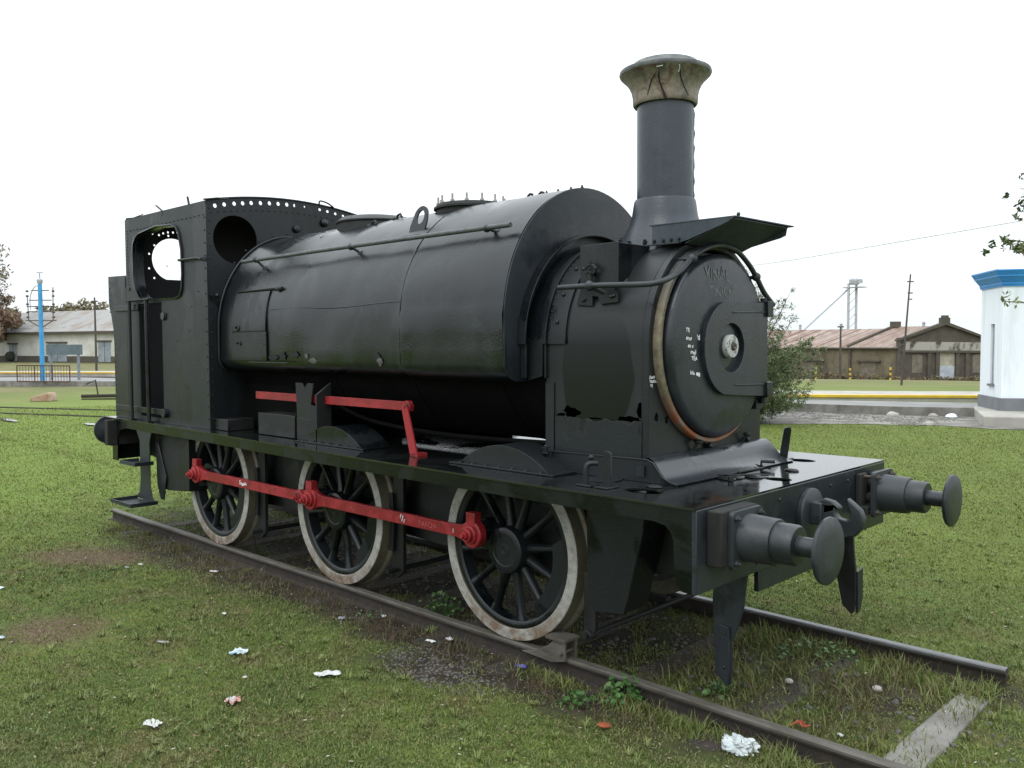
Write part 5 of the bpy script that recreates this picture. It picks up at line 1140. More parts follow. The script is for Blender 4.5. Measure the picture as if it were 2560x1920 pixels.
mb = MB(); mb.lathe([(.036, 0), (.038, .006), (.030, .012), (.0001, .013)], (1.2, -1.34, -.10), (.05, .1, 1), 14); o = mb.build('terracotta_disc', PO); tag(o, 'round terracotta coloured disc lying flat in the near grass', 'litter')
mb = MB(); mb.tube(smoothpts([(1.97, -.64, -.09), (2.0, -.60, -.07), (2.03, -.61, -.085), (2.06, -.58, -.08)], 3), .006, 6); mb.tube([(1.98, -.6, -.08), (2.0, -.57, -.075), (2.04, -.6, -.08)], .006, 6); o = mb.build('orange_plastic_scrap', POR); tag(o, 'twisted orange red plastic scrap beside the inside of the near rail', 'litter')
for (x, y, r_, lb) in ((2.11, .24, .028, 'largest pale stone on the dry patch between the rails'), (1.655, -.02, .024, 'round pale stone on the grass ahead of the near guard iron')):
    mb = MB(); mb.ball((x, y, -.10), r_, 10, (1.2, 1, .7)); o = mb.build('stone', CONCL); tag(o, lb, 'stone')
# plastic bag
mb = MB(); n1_ = 56; n2_ = 34; vs = []
for i in range(n2_+1):
    p_ = PI*i/n2_
    for j in range(n1_):
        a = 2*PI*j/n1_; d = Vector((math.sin(p_)*math.cos(a), math.sin(p_)*math.sin(a), math.cos(p_)))
        r_ = 1+.5*noise.noise(d*1.8)+.45*abs(noise.noise(d*2.8+Vector((3, 1, 2))))+.12*noise.noise(d*7)-.16; vs.append((1.89+d.x*.10*r_, -1.045+d.y*.068*r_, -.092+d.z*.050*r_))
mb.add(vs, [(i*n1_+j, (i+1)*n1_+j, (i+1)*n1_+(j+1) % n1_, i*n1_+(j+1) % n1_) for i in range(n2_) for j in range(n1_)])
o = mb.build('plastic_bag', simple('white_plastic_bag', (.56, .60, .60), (.38, .44, .44), 14, .35, .1, lo=.45, hi=.75), ang=25); tag(o, 'crumpled white plastic bag in the grass beside the near rail', 'bag')
mb = MB(); mb.ball((1.80, -1.01, -.09), .07, 12, (1.2, .8, .55)); o = None

# ================================================================== BACKGROUND
# gravel band and platforms (paths run right to left)
G1 = [(8, 19.8), (-1.4, 18.4), (-3.6, 18.2), (-5.3, 17.2), (-6.8, 15.9), (-14, 13.2)]
K1 = [(9, 25.5), (-3.4, 22.4), (-3.75, 21.35), (-5.33, 20.75), (-7.93, 20.1), (-14, 18.4), (-24, 15.7), (-36, 12.6), (-43, 9.9), (-52, 5.5), (-66, -4)]
def strip(name, A, B, zA, zB, mat, kind='structure', skirt=0):
    vs = [(x, y, zA(x, y)) for x, y in A]+[(x, y, zB(x, y)) for x, y in B]; n_ = len(A); fs = [(i, i+1, n_+i+1, n_+i) for i in range(n_-1)]
    if skirt: vs += [(x, y, -skirt) for x, y in A]; fs += [(i, i+1, 2*n_+i+1, 2*n_+i) for i in range(n_-1)]
    me = bpy.data.meshes.new(name); me.from_pydata(vs, [], fs); me.materials.append(mat); o = bpy.data.objects.new(name, me); COL.objects.link(o)
    if kind: o['kind'] = kind
    return o
def resample(P, n_):
    P = np.array(P, float); d = np.r_[0, np.cumsum(np.hypot(*np.diff(P, axis=0).T))]; t_ = np.linspace(0, d[-1], n_)
    return np.stack([np.interp(t_, d, P[:, 0]), np.interp(t_, d, P[:, 1])], 1)
GRAV = simple('yard_gravel', (.235, .22, .20), (.11, .10, .088), 1.6, .9, .5, lo=.4, hi=.6)
A = resample(G1, 40); A[:, 1] += np.array([.25*noise.noise(Vector((x*1.1, 3, 0))) for x, y in A]); Bp = resample([(9, 25.5), (-3.4, 22.4), (-3.75, 21.4), (-5.33, 20.8), (-7.93, 20.15), (-14, 18.45)], 40)
strip('gravel_path', A, Bp, lambda x, y: -.113, lambda x, y: -.113, GRAV)
def offset(P, d):
    P = np.array(P, float); T = np.gradient(P, axis=0); T /= np.hypot(T[:, 0], T[:, 1])[:, None]; return P+np.stack([T[:, 1], -T[:, 0]], 1)*d
K = resample([(14, 26.5), (4, 24.4), (-3.6, 21.5), (-5.33, 20.75), (-7.93, 20.1), (-14, 18.6), (-24, 16.8), (-36, 14.6), (-41.9, 12.8), (-47.6, 9.0), (-56, 2), (-66, -8)], 80)
Ysol = [(16, 42), (2, 33.5), (-5.26, 28.26), (-7.97, 26.28), (-10.75, 24.4), (-16, 22.9), (-28, 20.8), (-45, 19.0), (-57.9, 19.0), (-61.5, 16.4), (-65, 13.8), (-72, 7), (-85, -4)]
Yl = resample(Ysol, 80)
def perp(P, d): return offset(P, d)
KF = resample([(x*.98, y) for x, y in K], 80); KF = K+(Yl-K)*.35
strip('platform', K, KF, lambda x, y: .13, lambda x, y: .13, ASPH, skirt=.3)
strip('kerb', K+(K-KF)/np.hypot(*(K-KF).T)[:, None]*.02, K+(KF-K)/np.hypot(*(K-KF).T)[:, None]*.28, lambda x, y: .134, lambda x, y: .134, CONC, skirt=.3)
Yd = (Yl-K)/np.hypot(*(Yl-K).T)[:, None]
strip('platform_edge', Yl, Yl+Yd*.45, lambda x, y: .10, lambda x, y: .104, YEL, skirt=-.015)
strip('platform', Yl+Yd*.05, Yl+Yd*3.2, lambda x, y: .096, lambda x, y: .096, CONCL, skirt=.8)
strip('platform', Yl-Yd*.3, Yl+Yd*.05, lambda x, y: -.20, lambda x, y: -.20, DKST, skirt=.5)
# white signal cabin
B0 = [(-3.56, 22.34), (-2.62, 20.86), (1.9, 23.25), (1.6, 27.5), (-2.6, 26.6)]
bl = empty('signal_cabin', (-1, 23.5, .13), 'white rendered octagonal cabin with blue cornice and grey plinth at the right edge', 'building')
bl.location = (0, 0, 0)
def prism(mb, P, z0, z1, off=0, off1=None):
    c = np.mean(np.array(P), 0); off1 = off if off1 is None else off1; n_ = len(P)
    def o_(d): 
        q = []
        for i in range(n_):
            a = np.array(P[i-1]); b_ = np.array(P[i]); c_ = np.array(P[(i+1) % n_])
            e1 = (b_-a)/np.linalg.norm(b_-a); e2 = (c_-b_)/np.linalg.norm(c_-b_); n1 = np.array([e1[1], -e1[0]]); n2 = np.array([e2[1], -e2[0]]); nn = (n1+n2)/(1+n1@n2); q.append(b_+nn*d)
        return q
    lo_, hi_ = o_(off), o_(off1); mb.add([(x, y, z0) for x, y in lo_]+[(x, y, z1) for x, y in hi_], [tuple(range(n_))[::-1], tuple(range(n_, 2*n_))]+[(i, (i+1) % n_, (i+1) % n_+n_, i+n_) for i in range(n_)])
mb = MB(); w0 = Vector((-3.56, 22.34, 0)); w1 = Vector((-2.62, 20.86, 0)); du = (w1-w0).normalized(); Lw = (w1-w0).length
mb.plate([(0, .14), (Lw, .14), (Lw, 3.5), (0, 3.5)], [[(.84, .84), (1.16, .84), (1.16, 2.5), (.84, 2.5)]], w0, du, (0, 0, 1), .14)
mb.plate([(0, .14), (5.1, .14), (5.1, 3.5), (0, 3.5)], [], w1, Vector((4.52, 2.39, 0)).normalized(), (0, 0, 1), .14)
prism(mb, [(-3.45, 22.5), (-2.52, 21.05), (1.8, 23.3), (1.5, 27.4), (-2.5, 26.5)], .14, 3.49)
part('wall', mb, WHT, parent=bl, bevel=0)
mb = MB(); prism(mb, B0, .12, .49, .05); part('plinth', mb, PLIN, .01, parent=bl)
mb = MB()
for (z0, z1, a, b_) in ((3.5, 3.55, .04, .04), (3.55, 3.62, .06, .06), (3.62, 3.76, .07, .17), (3.76, 3.81, .19, .19), (3.81, 3.90, .20, .25), (3.90, 3.94, .26, .26)): prism(mb, B0, z0, z1, a, b_)
part('cornice', mb, BLU, parent=bl)
mb = MB(); prism(mb, B0, 3.942, 4.12, .22, -.8); part('roof', mb, WHT, parent=bl)
mb = MB(); mb.plate([(.84, .80), (1.16, .80), (1.16, 2.5), (.84, 2.5)], [], w0-Vector((du.y, -du.x, 0))*.05, du, (0, 0, 1), .03); Wn = part('window', mb, simple('window_grey', (.30, .33, .37), None, 3, .3, 0), parent=bl)
mb = MB(); mb.plate([(.78, .78), (1.22, .78), (1.22, .84), (.78, .84)], [], w0+Vector((du.y, -du.x, 0))*.06, du, (0, 0, 1), .20); part('sill', mb, PLIN, parent=Wn)
mb = MB(); prism(mb, [(-3.75, 22.6), (-3.55, 21.75), (-2.45, 18.75), (3.2, 21.6), (2.4, 28), (-2.8, 27)], -.2, .145); part('pad', mb, CONCL, .03, parent=bl)
# lumps at the kerb
for i, (x, y, r_, lb) in enumerate(((-3.9, 21.0, .13, 'large pale rubble lump at the kerb near the white cabin'), (-4.35, 20.9, .11, 'grey rubble lump left of the large pale one'), (-5.3, 20.4, .15, 'low grey heap of rubble by the kerb, furthest left'), (-3.6, 18.25, .12, 'flat white scrap on the gravel edge'))):
    mb = MB(); mb.ball((0, 0, 0), 1, 12); mb.v = [(x+a_*r_*1.2*(1+.5*noise.noise(Vector((a_*2, b2*2, c2_*2+i)))), y+b2*r_, -.10+c2_*r_*.75*(1+.5*noise.noise(Vector((a_*2, b2*2, i+5))))) for a_, b2, c2_ in mb.v]; o = mb.build('rubble', CONCL if i else WHT, smooth=False); tag(o, lb, 'rubble')
DB = simple('debris_soil', (.13, .12, .105), (.07, .06, .05), 9, .9, .3)
mb = MB(); q = random.Random(4)
for i in range(900):
    u = q.random(); x = -3.5-8*u; y = 19.6-1.0*u+q.gauss(0, .8); s_ = q.uniform(.008, .035); mb.ball((x, y, -.113), s_, 5, (1.4, 1.1, .5))
o = mb.build('gravel_debris', DB, smooth=False); tag(o, 'dark clods and broken debris strewn over the gravel path at right', 'debris', kind='stuff')
# ---- right shed
m, t, b = nodes('mossy_brick_wall'); SHW = m
p = pos(t); sx = t.nodes.new('ShaderNodeSeparateXYZ'); t.links.new(p, sx.inputs[0])
c = mixc(t, ramp(t, noi(t, pos(t, (1, 1, .35)), .9, 6, .7), [(.35, 0.0), (.65, 1.0)]), (.085, .068, .045), (.17, .145, .095))
c = mixc(t, ramp(t, noi(t, p, 3.5, 5, .7), [(.55, 0.0), (.72, .8)]), c, (.05, .046, .04)); t.links.new(c, b.inputs['Base Color']); b.inputs['Roughness'].default_value = .95
SHD = simple('dark_pilaster', (.065, .056, .048), (.10, .085, .065), 2, .95, .2)
SHP = simple('pale_stained_render', (.34, .32, .28), (.07, .062, .05), 1.3, .95, .2, lo=.50, hi=.60, stretch=(1, 1, .5))
SHI = simple('bricked_infill', (.19, .165, .13), (.12, .10, .075), 3, .95, .2)
m, t, b = nodes('rusty_sheet_roof'); SHR = m
p = pos(t); wv = noi(t, pos(t, (1, 1, .3)), 1.4, 3, .5)
uv = t.nodes.new('ShaderNodeAttribute'); uv.attribute_name = 'u'
wn = t.nodes.new('ShaderNodeTexNoise'); wn.noise_dimensions = '1D'; wn.inputs['Scale'].default_value = 1.15; wn.inputs['Detail'].default_value = 6; wn.inputs['Roughness'].default_value = .75; t.links.new(uv.outputs['Fac'], wn.inputs['W'])
c = ramp(t, wn.outputs[0], [(.36, (.15, .075, .05)), (.47, (.24, .15, .115)), (.54, (.42, .39, .35)), (.60, (.20, .10, .07)), (.68, (.46, .43, .40))])
c = mixc(t, ramp(t, wv, [(.4, 0.0), (.6, .5)]), c, (.17, .10, .075)); t.links.new(c, b.inputs['Base Color']); b.inputs['Roughness'].default_value = .7
C0 = Vector((-22.1, 66.8, 0)); V_ = Vector((-.343, .939, 0)); R_ = Vector((.939, .343, 0))
c25, s25 = math.cos(math.radians(25)), math.sin(math.radians(25))
gd = (R_*c25+V_*s25)*.86; sdv = -R_*c25+V_*s25; GB = -1.32
sh = empty('brick_shed', (0, 0, 0), 'long derelict shed with dark stained gable and rusty striped roof, right of the engine', 'building')
W_ = 8.9
mb = MB(); mb.plate([(0, GB), (W_, GB), (W_, 2.35), (W_/2+.15, 3.85), (W_/2-.15, 3.85), (0, 2.45)], [[(3.85, GB+.15), (5.35, GB+.15), (5.35, 1.35), (3.85, 1.35)]], C0, gd, (0, 0, 1), .3); part('gable_wall', mb, SHD, parent=sh)
mb = MB(); mb.plate([(0, GB), (18, GB), (18, 1.72), (0, 1.72)], [], C0, sdv, (0, 0, 1), -.3); part('side_wall', mb, SHW, parent=sh)
back = (V_*1.0)
mb = MB(); F = C0-V_*.06
mb.plate([(.4, 1.45), (W_-.2, 1.35), (W_-.2, 2.15), (.6, 2.25)], [], F+gd*0, gd, (0, 0, 1), .06); part('pale_band', mb, SHP, parent=sh)
mb = MB()
for u in (.0, 2.75, 3.55, 5.45, 6.35, W_-.35): mb.plate([(u, GB), (u+.35, GB), (u+.35, 1.45), (u, 1.45)], [], C0-V_*.15, gd, (0, 0, 1), .15)
mb.plate([(0, 1.32), (W_, 1.22), (W_, 1.42), (0, 1.50)], [], C0-V_*.22, gd, (0, 0, 1), .2); mb.plate([(-.1, GB), (.15, GB), (.15, 2.6), (-.1, 2.6)], [], C0-V_*.25, gd, (0, 0, 1), .3)
part('pilasters', mb, SHD, parent=sh)
mb = MB()
for u in (1.25, 7.0): mb.plate([(u, GB+.8), (u+1.0, GB+.8), (u+1.0, 1.0)]+[(u+.5+.5*math.cos(a), 1.0+.12*math.sin(a)) for a in (.8, 1.57, 2.3)]+[(u, 1.0)], [], C0-V_*.04, gd, (0, 0, 1), .1)
part('bricked_window', mb, SHI, parent=sh)
mb = MB(); mb.plate([(3.87, GB+.1), (5.33, GB+.1), (5.33, .1), (3.87, .1)], [], C0+V_*.1, gd, (0, 0, 1), .05); mb.m = 1; mb.plate([(3.87, .16), (5.33, .16), (5.33, 1.33), (3.87, 1.33)], [], C0+V_*.1, gd, (0, 0, 1), .05)
mb.build('door', [simple('bluish_painted_door', (.32, .36, .42), (.55, .56, .56), 1.5, .8, 0), simple('cream_board', (.42, .39, .31), None, 2, .8, 0)], sh)
mb = MB(); mb.plate([(-.15, 2.45), (W_/2-.45, 3.88), (W_/2-.45, 4.35), (W_/2+.35, 4.35), (W_/2+.35, 3.88), (W_+.1, 2.38), (W_+.1, 2.22), (W_/2, 3.72), (-.15, 2.28)], [], C0-V_*.3, gd, (0, 0, 1), .5)
mb.plate([(W_/2-.3, 4.35), (W_/2+.2, 4.35), (W_/2+.2, 4.55), (W_/2-.3, 4.55)], [], C0-V_*.3, gd, (0, 0, 1), .4); part('coping', mb, SHD, parent=sh)
mb = MB()   # roof
def roof(u0, u1, ze, zr, du_, dep, ridge_dir=V_): 
    vs = []; fs = []; n_ = 60
    for i in range(n_+1):
        u = u0+(u1-u0)*i/n_; e = C0+sdv*u; vs += [tuple(e-V_*.3+Vector((0, 0, ze+.03*(i % 2)))), tuple(e+ridge_dir*dep+gd*0+Vector((0, 0, zr+.03*(i % 2))))]
    for i in range(n_): fs.append((2*i, 2*i+2, 2*i+3, 2*i+1))
    return vs, fs
rd = (gd*1.0)
def roofmesh(name, u0, u1, ze, zr, n_=90):
    vs = []; fs = []; ua = []
    for i in range(n_+1):
        u = u0+(u1-u0)*i/n_; e = C0+sdv*u; zz_ = .03*(i % 2)
        vs += [tuple(e-rd*.25-V_*.1+Vector((0, 0, ze+zz_))), tuple(e+rd*(W_/2)+Vector((0, 0, zr+zz_)))]; ua += [u*1.0, u*1.0]
    for i in range(n_): fs.append((2*i, 2*i+2, 2*i+3, 2*i+1))
    me = bpy.data.meshes.new(name); me.from_pydata(vs, [], fs); me.materials.append(SHR); a_ = me.attributes.new('u', 'FLOAT', 'POINT'); a_.data.foreach_set('value', ua)
    o = bpy.data.objects.new(name, me); COL.objects.link(o); o.parent = sh
sh.scale = (1, 1, .914); sh.location = (0, 0, -.112)
roofmesh('roof', .0, 4.1, 1.74, 3.62, 40); roofmesh('roof', 4.25, 18, 1.70, 3.45, 130)
mb = MB(); e = C0+sdv*4.15; 
for k in range(1): mb.tube([tuple(e-rd*.25+Vector((0, 0, 1.85))), tuple(e+rd*(W_/2)+Vector((0, 0, 3.75)))], .13, 6)
e2 = e+rd*(W_/2); mb.box((e2.x-.35, e2.y-.3, 3.5), (e2.x+.35, e2.y+.3, 4.1)); mb.tube([tuple(C0-gd*.15-V_*.15+Vector((0, 0, 1.66))), tuple(C0+sdv*18-V_*.15+Vector((0, 0, 1.66)))], .09, 6)
part('parapet', mb, SHD, parent=sh)
mb = MB()
for u in (1.9, 7.2, 14): mb.plate([(u, GB), (u+1.25, GB), (u+1.25, .45), (u, .45)], [], C0-V_*.05, sdv, (0, 0, 1), -.08)
mb2 = mb; part('bricked_doorway', mb, SHI, parent=sh)
mb = MB()
for u in (1.6, 6.6, 13.5): mb.plate([(u, .46), (u+2.0, .46), (u+2.0, .58), (u, .58)], [], C0-V_*.3, sdv, (0, 0, 1), -.3)
for u in (4.1, 8.9, 12): mb.plate([(u, GB), (u+.18, GB), (u+.18, 1.6), (u, 1.6)], [], C0-V_*.2, sdv, (0, 0, 1), -.2)
part('lintels', mb, SHD, parent=sh)
for u in (1.8, 9.0, 13.0):
    mb = MB(); e = C0+sdv*u+rd*(W_/2); mb.cyl((e.x, e.y, 3.4), (e.x, e.y, 3.95), .12); mb.cyl((e.x, e.y, 3.95), (e.x, e.y, 4.1), .2, .05); part('roof_vent', mb, GALV, parent=sh)
# ---- left shed
Lx0, Lx1 = Vector((-186.2, 47.07, 0)), Vector((-152.9, 55.97, 0)); dl = (Lx1-Lx0).normalized(); nl = Vector((dl.y, -dl.x, 0))
ls_ = empty('railway_shed', (0, 0, 0), 'long low pale walled shed with weathered grey roof, behind the blue mast at left', 'building')
O_ = Lx0-dl*30; FW = simple('faded_cream_wall', (.62, .61, .56), (.45, .44, .39), .35, .9, .1)
FR = simple('weathered_sheet_roof', (.29, .285, .275), (.22, .17, .135), .30, .8, .1, stretch=(1, .3, 1), lo=.48, hi=.66)
mb = MB(); mb.plate([(0, -1.4), (110, -1.4), (110, 4.1), (0, 4.1)], [], O_, dl, (0, 0, 1), .4); part('wall', mb, FW, parent=ls_)
mb = MB(); mb.plate([(0, -1.4), (110, -1.4), (110, -.1), (0, -.1)], [], O_+nl*.05, dl, (0, 0, 1), .04)
part('dark_base', mb, SHD, parent=ls_)
mb = MB(); a = O_+nl*.8; b_ = O_+dl*110+nl*.8; rr2 = -nl*8
mb.add([tuple(a+Vector((0, 0, 4.35))), tuple(b_+Vector((0, 0, 4.35))), tuple(b_+rr2+Vector((0, 0, 8.6))), tuple(a+rr2+Vector((0, 0, 8.6)))], [(0, 1, 2, 3)]); part('roof', mb, FR, parent=ls_)
mb = MB(); mb.plate([(0, 4.0), (110, 4.0), (110, 4.4), (0, 4.4)], [], O_+nl*.85, dl, (0, 0, 1), .1); part('gutter', mb, SHD, parent=ls_)
mb = MB(); q = random.Random(9)
for i in range(26):
    u = q.uniform(30, 66); h = q.choice((.18, .3, .62, .95)); c_ = O_+dl*u+nl*(.8-8*h+.06)+Vector((0, 0, 4.35+4.25*h+.04)); w_ = q.uniform(.25, .7); mb.add([tuple(c_), tuple(c_+dl*w_), tuple(c_+dl*w_-nl*.5+Vector((0, 0, .27))), tuple(c_-nl*.5+Vector((0, 0, .27)))], [(0, 1, 2, 3)])
part('roof_patches', mb, CONCL, parent=ls_)
GD = simple('bluish_grey_shutter', (.17, .21, .24), (.30, .33, .35), .8, .7, 0)
for (u, w_, h) in ((33.2, 2.6, 3.2), (45.5, 5.6, 3.4), (60.2, 3.4, 3.6), (20, 4, 3.2)):
    mb = MB(); mb.plate([(u, -1.1), (u+w_, -1.1), (u+w_, -1.1+h), (u, -1.1+h)], [], O_+nl*.06, dl, (0, 0, 1), .05); dn = part('shutter_door', mb, GD, parent=ls_)
    mb = MB(); mb.plate([(u-.3, -1.1+h), (u+w_+.3, -1.1+h), (u+w_+.3, -.85+h), (u-.3, -.85+h)], [], O_+nl*.25, dl, (0, 0, 1), .25); mb.plate([(u+w_/2, -1.1), (u+w_/2+.1, -1.1), (u+w_/2+.1, -1.1+h), (u+w_/2, -1.1+h)], [], O_+nl*.09, dl, (0, 0, 1), .03); part('lintel', mb, SHD, parent=dn)
mb = MB(); c_ = O_+dl*34.3+nl*.5; mb.ball((c_.x, c_.y, -.2), 1.0, 10); o = mb.build('round_bush', simple('dark_bush', (.05, .05, .035), None, 5, .9, .2), smooth=False); tag(o, 'dark rounded bush against the pale shed wall at far left', 'bush')
# ---- mast, poles, sign
mb = MB(); bx, by = -45.26, 10.4; ra = Vector((.717, .697, 0)).normalized(); ra = Vector((math.sin(yaw), -math.cos(yaw), 0))
mt = empty('signal_mast', (bx, by, .13), 'bright blue steel mast with crossarms and insulators beside the left shed', 'mast'); mt.scale = (.85, .85, .85)
mb = MB(); mb.lathe([(.14, 0), (.13, 3), (.12, 6.0)], (0, 0, 0), (0, 0, 1), 14); part('pole', mb, BLU2, parent=mt)
mb = MB(); mb.lathe([(.12, 0), (.17, .1), (.17, .25), (.10, .33), (.05, .36)], (0, 0, 6.0), (0, 0, 1), 10); mb.tube([(0, 0, 6), (0, 0, 6.7)], .04); mb.tube([tuple(-ra*.2+Vector((0, 0, 6.7))), tuple(ra*.2+Vector((0, 0, 6.7)))], .03)
mb.tube(smoothpts([tuple(Vector((0, 0, 5.9))), tuple(-ra*.35+Vector((0, 0, 5.8))), tuple(-ra*.62+Vector((0, 0, 5.2))), tuple(-ra*.62+Vector((0, 0, 4.4)))], 4), .03); part('lamp', mb, GALV, parent=mt)
mb = MB()
for z, w_ in ((5.6, .55), (5.0, .7), (4.62, .85), (4.3, .8), (3.75, .95)): mb.tube([tuple(-ra*w_+Vector((0, 0, z))), tuple(ra*w_+Vector((0, 0, z)))], .03, 6)
for s in (-1, 1):
    mb.tube([tuple(ra*s*.75+Vector((0, 0, 3.75))), tuple(ra*s*.8+Vector((0, 0, 5.8 if s > 0 else 5.2)))], .03, 6); mb.tube([tuple(ra*s*.75+Vector((0, 0, 3.75))), tuple(Vector((0, 0, 3.3)))], .03, 6)
    for z in (5.5, 5.2, 4.7, 4.2, 3.9): mb.lathe([(.06, 0), (.10, .05), (.05, .12)], ra*s*.8+Vector((0, 0, z)), (0, 0, 1), 8)
part('crossarms', mb, DKST, parent=mt)
def pole(x, y, z0, h, r, label, arm=None, lean=(0, 0)):
    mb = MB(); mb.tube([(x, y, z0), (x+lean[0]*.5, y+lean[1]*.5, z0+h/2), (x+lean[0], y+lean[1], z0+h)], [r, r*.85, r*.6], 8); e = empty('utility_pole', (0, 0, 0), label, 'pole'); part('shaft', mb, DKST, parent=e)
    if arm:
        mb = MB(); T_ = Vector((x+lean[0], y+lean[1], z0+h))
        for (dz, w_) in arm: mb.tube([tuple(T_-ra*w_-Vector((0, 0, dz))), tuple(T_+ra*w_-Vector((0, 0, dz)))], r*.5, 6)
        part('arm', mb, DKST, parent=e)
pole(-65.2, 20.5, -1.2, 6.85, .10, 'slim dark pole before the left shed, right of the blue mast', [(.3, .25), (.4, .1)])
pole(-11.57, 38.3, -.5, 5.75, .058, 'tall dark lamp pole before the rusty roofed shed, slightly leaning', [(.35, .16), (.9, .12), (1.2, .10)], lean=tuple((ra*.38)[:2]))
pole(-19.6, 49.9, -.8, 3.75, .09, 'short thin pole standing before the rusty roofed shed side wall', [(.0, .2)])
e = empty('station_sign', (0, 0, 0), 'blank grey station nameboard on two posts before the left shed', 'sign'); c_ = Vector((-45.9, 11.72, .13)); mb = MB()
for s in (-.73, .75): mb.box((c_.x+ra.x*s-.06, c_.y+ra.y*s-.06, .0), (c_.x+ra.x*s+.06, c_.y+ra.y*s+.06, 2.05))
part('post', mb, GREYST, parent=e); mb = MB(); mb.plate([(-.95, 1.50), (1.0, 1.50), (1.0, 2.05), (-.95, 2.05)], [], c_*Vector((1, 1, 0))-Vector((ra.y, -ra.x, 0))*-.08, ra, (0, 0, 1), .05); part('board', mb, simple('nameboard_grey', (.13, .17, .19), None, 2, .6, 0), parent=e)
e = empty('railing', (0, 0, 0), 'rusty brown barred railing at the foot of the blue mast', 'railing'); mb = MB(); a = Vector((-45.89, 9.37, .13)); b_ = Vector((-43.04, 10.4, .13)); b_ = a+ra*2.75
for z in (.02, .85): mb.tube([tuple(a+Vector((0, 0, z))), tuple(b_+Vector((0, 0, z-.04)))], .03, 6)
part('rail_bar', mb, simple('rusty_brown', (.10, .05, .03), None, 4, .9, 0), parent=e); mb = MB()
for i in range(19): c2_ = a+(b_-a)*i/18; mb.tube([tuple(c2_), tuple(c2_+Vector((0, 0, .84)))], .03 if i % 6 == 0 else .012, 5)
part('balusters', mb, bpy.data.materials['rusty_brown'], parent=e)
c_ = Vector((-32.1, 6.1, -.13)); mb = MB(); Rm = Matrix.Rotation(.5, 3, 'Z'); mb.plate([(-.42, 0), (.40, 0), (.36, .28), (.30, .36), (-.30, .20), (-.44, .12)], [], c_+Vector((.2, 0, .0)), ra, (0, 0, 1), .5)
o = mb.build('concrete_lump', simple('reddish_block', (.42, .33, .24), (.30, .16, .10), 3, .9, .2), bevel=.04); tag(o, 'tilted broken concrete block with reddish end lying in the left lawn', 'block')
e = empty('scrap_beam', (0, 0, 0), 'rusty steel beam lying in the left grass with a bent bar standing on it', 'scrap metal'); a = Vector((-31.9, 7.6, -.13)); mb = MB()
b_ = a+ra*2.6+Vector((0, 0, .0)); mb.tube([tuple(a+Vector((0, 0, .14))), tuple(b_+Vector((0, 0, .18)))], .07, 6); mb.tube([tuple(a+Vector((0, 0, .0))), tuple(b_+Vector((0, 0, .03)))], .05, 6); part('beam', mb, RAILW, parent=e)
mb = MB(); T_ = a+ra*.56; mb.tube([tuple(T_+ra*.1+Vector((0, 0, .15))), tuple(T_+ra*.0+Vector((0, 0, .78))), tuple(T_-ra*.35+Vector((0, 0, .62)))], .03, 6); part('bent_bar', mb, RAILW, parent=e)
for (P_, lb) in (([(-30.5, 3.6), (-22.7, 7.2), (-14, 11.0), (-8, 13.4)], 'thin dark rail line crossing the left lawn, farther one'), ([(-27.0, 3.1), (-20.4, 5.9), (-14, 8.7)], 'thin dark rail line crossing the left lawn, nearer one')):
    mb = MB(); mb.tube([(x, y, -.115) for x, y in P_], .035, 6); o = mb.build('old_rail', RAILW); tag(o, lb, 'rail')
pud, tt_, bb_ = nodes('puddle_water'); bb_.inputs['Base Color'].default_value = (.05, .045, .03, 1); bb_.inputs['Roughness'].default_value = .03
for (x, y, a_, b2) in ((-20.2, 3.7, .45, .12), (-23.5, 2.6, .8, .12)):
    mb = MB(); pts = [(x+a_*(1+.3*math.sin(3*k_))*math.cos(2*PI*k_/20), y+b2*(1+.3*math.cos(2*k_))*math.sin(2*PI*k_/20)) for k_ in range(20)]; mb.add([(u, v, -.085) for u, v in pts], [tuple(range(20))]); o = mb.build('puddle', pud, smooth=False); o['kind'] = 'structure'
# silo elevator tower
e = empty('grain_elevator', (0, 0, 0), 'pale twin tube grain elevator tower with head housing, beyond the rusty shed', 'tower'); c_ = Vector((-53.5, 133.3, -1.3)); mb = MB()
for s in (-.9, .35): mb.box((c_.x+ra.x*s-.15, c_.y+ra.y*s-.15, -1.3), (c_.x+ra.x*s+.15, c_.y+ra.y*s+.15, 11.2))
part('leg_tube', mb, GALV, parent=e); mb = MB(); mb.lathe([(.7, 0), (.85, .25), (.85, .8), (.5, 1.1)], (c_.x, c_.y, 11.0), (0, 0, 1), 8); mb.box((c_.x+.2, c_.y-.4, 11.2), (c_.x+1.2, c_.y+.4, 11.8)); mb.box((c_.x-1.5, c_.y-.9, 10.5), (c_.x+1.7, c_.y+.9, 10.62)); part('head_housing', mb, GALV, parent=e)
mb = MB(); mb.tube([(c_.x-1, c_.y, 10.3), tuple(Vector((c_.x, c_.y, 0))-ra*9+Vector((0, 0, 1.5))) if False else tuple(Vector((c_.x, c_.y, 0))-ra*8.3+Vector((0, 0, 3.5)))], .13, 6)
for i in range(8): z = 0+i*1.3; mb.tube([tuple(c_*Vector((1, 1, 0))-ra*.9+Vector((0, 0, z))), tuple(c_*Vector((1, 1, 0))+ra*.35+Vector((0, 0, z+1.3)))], .05, 5)
part('spout', mb, GALV, parent=e)
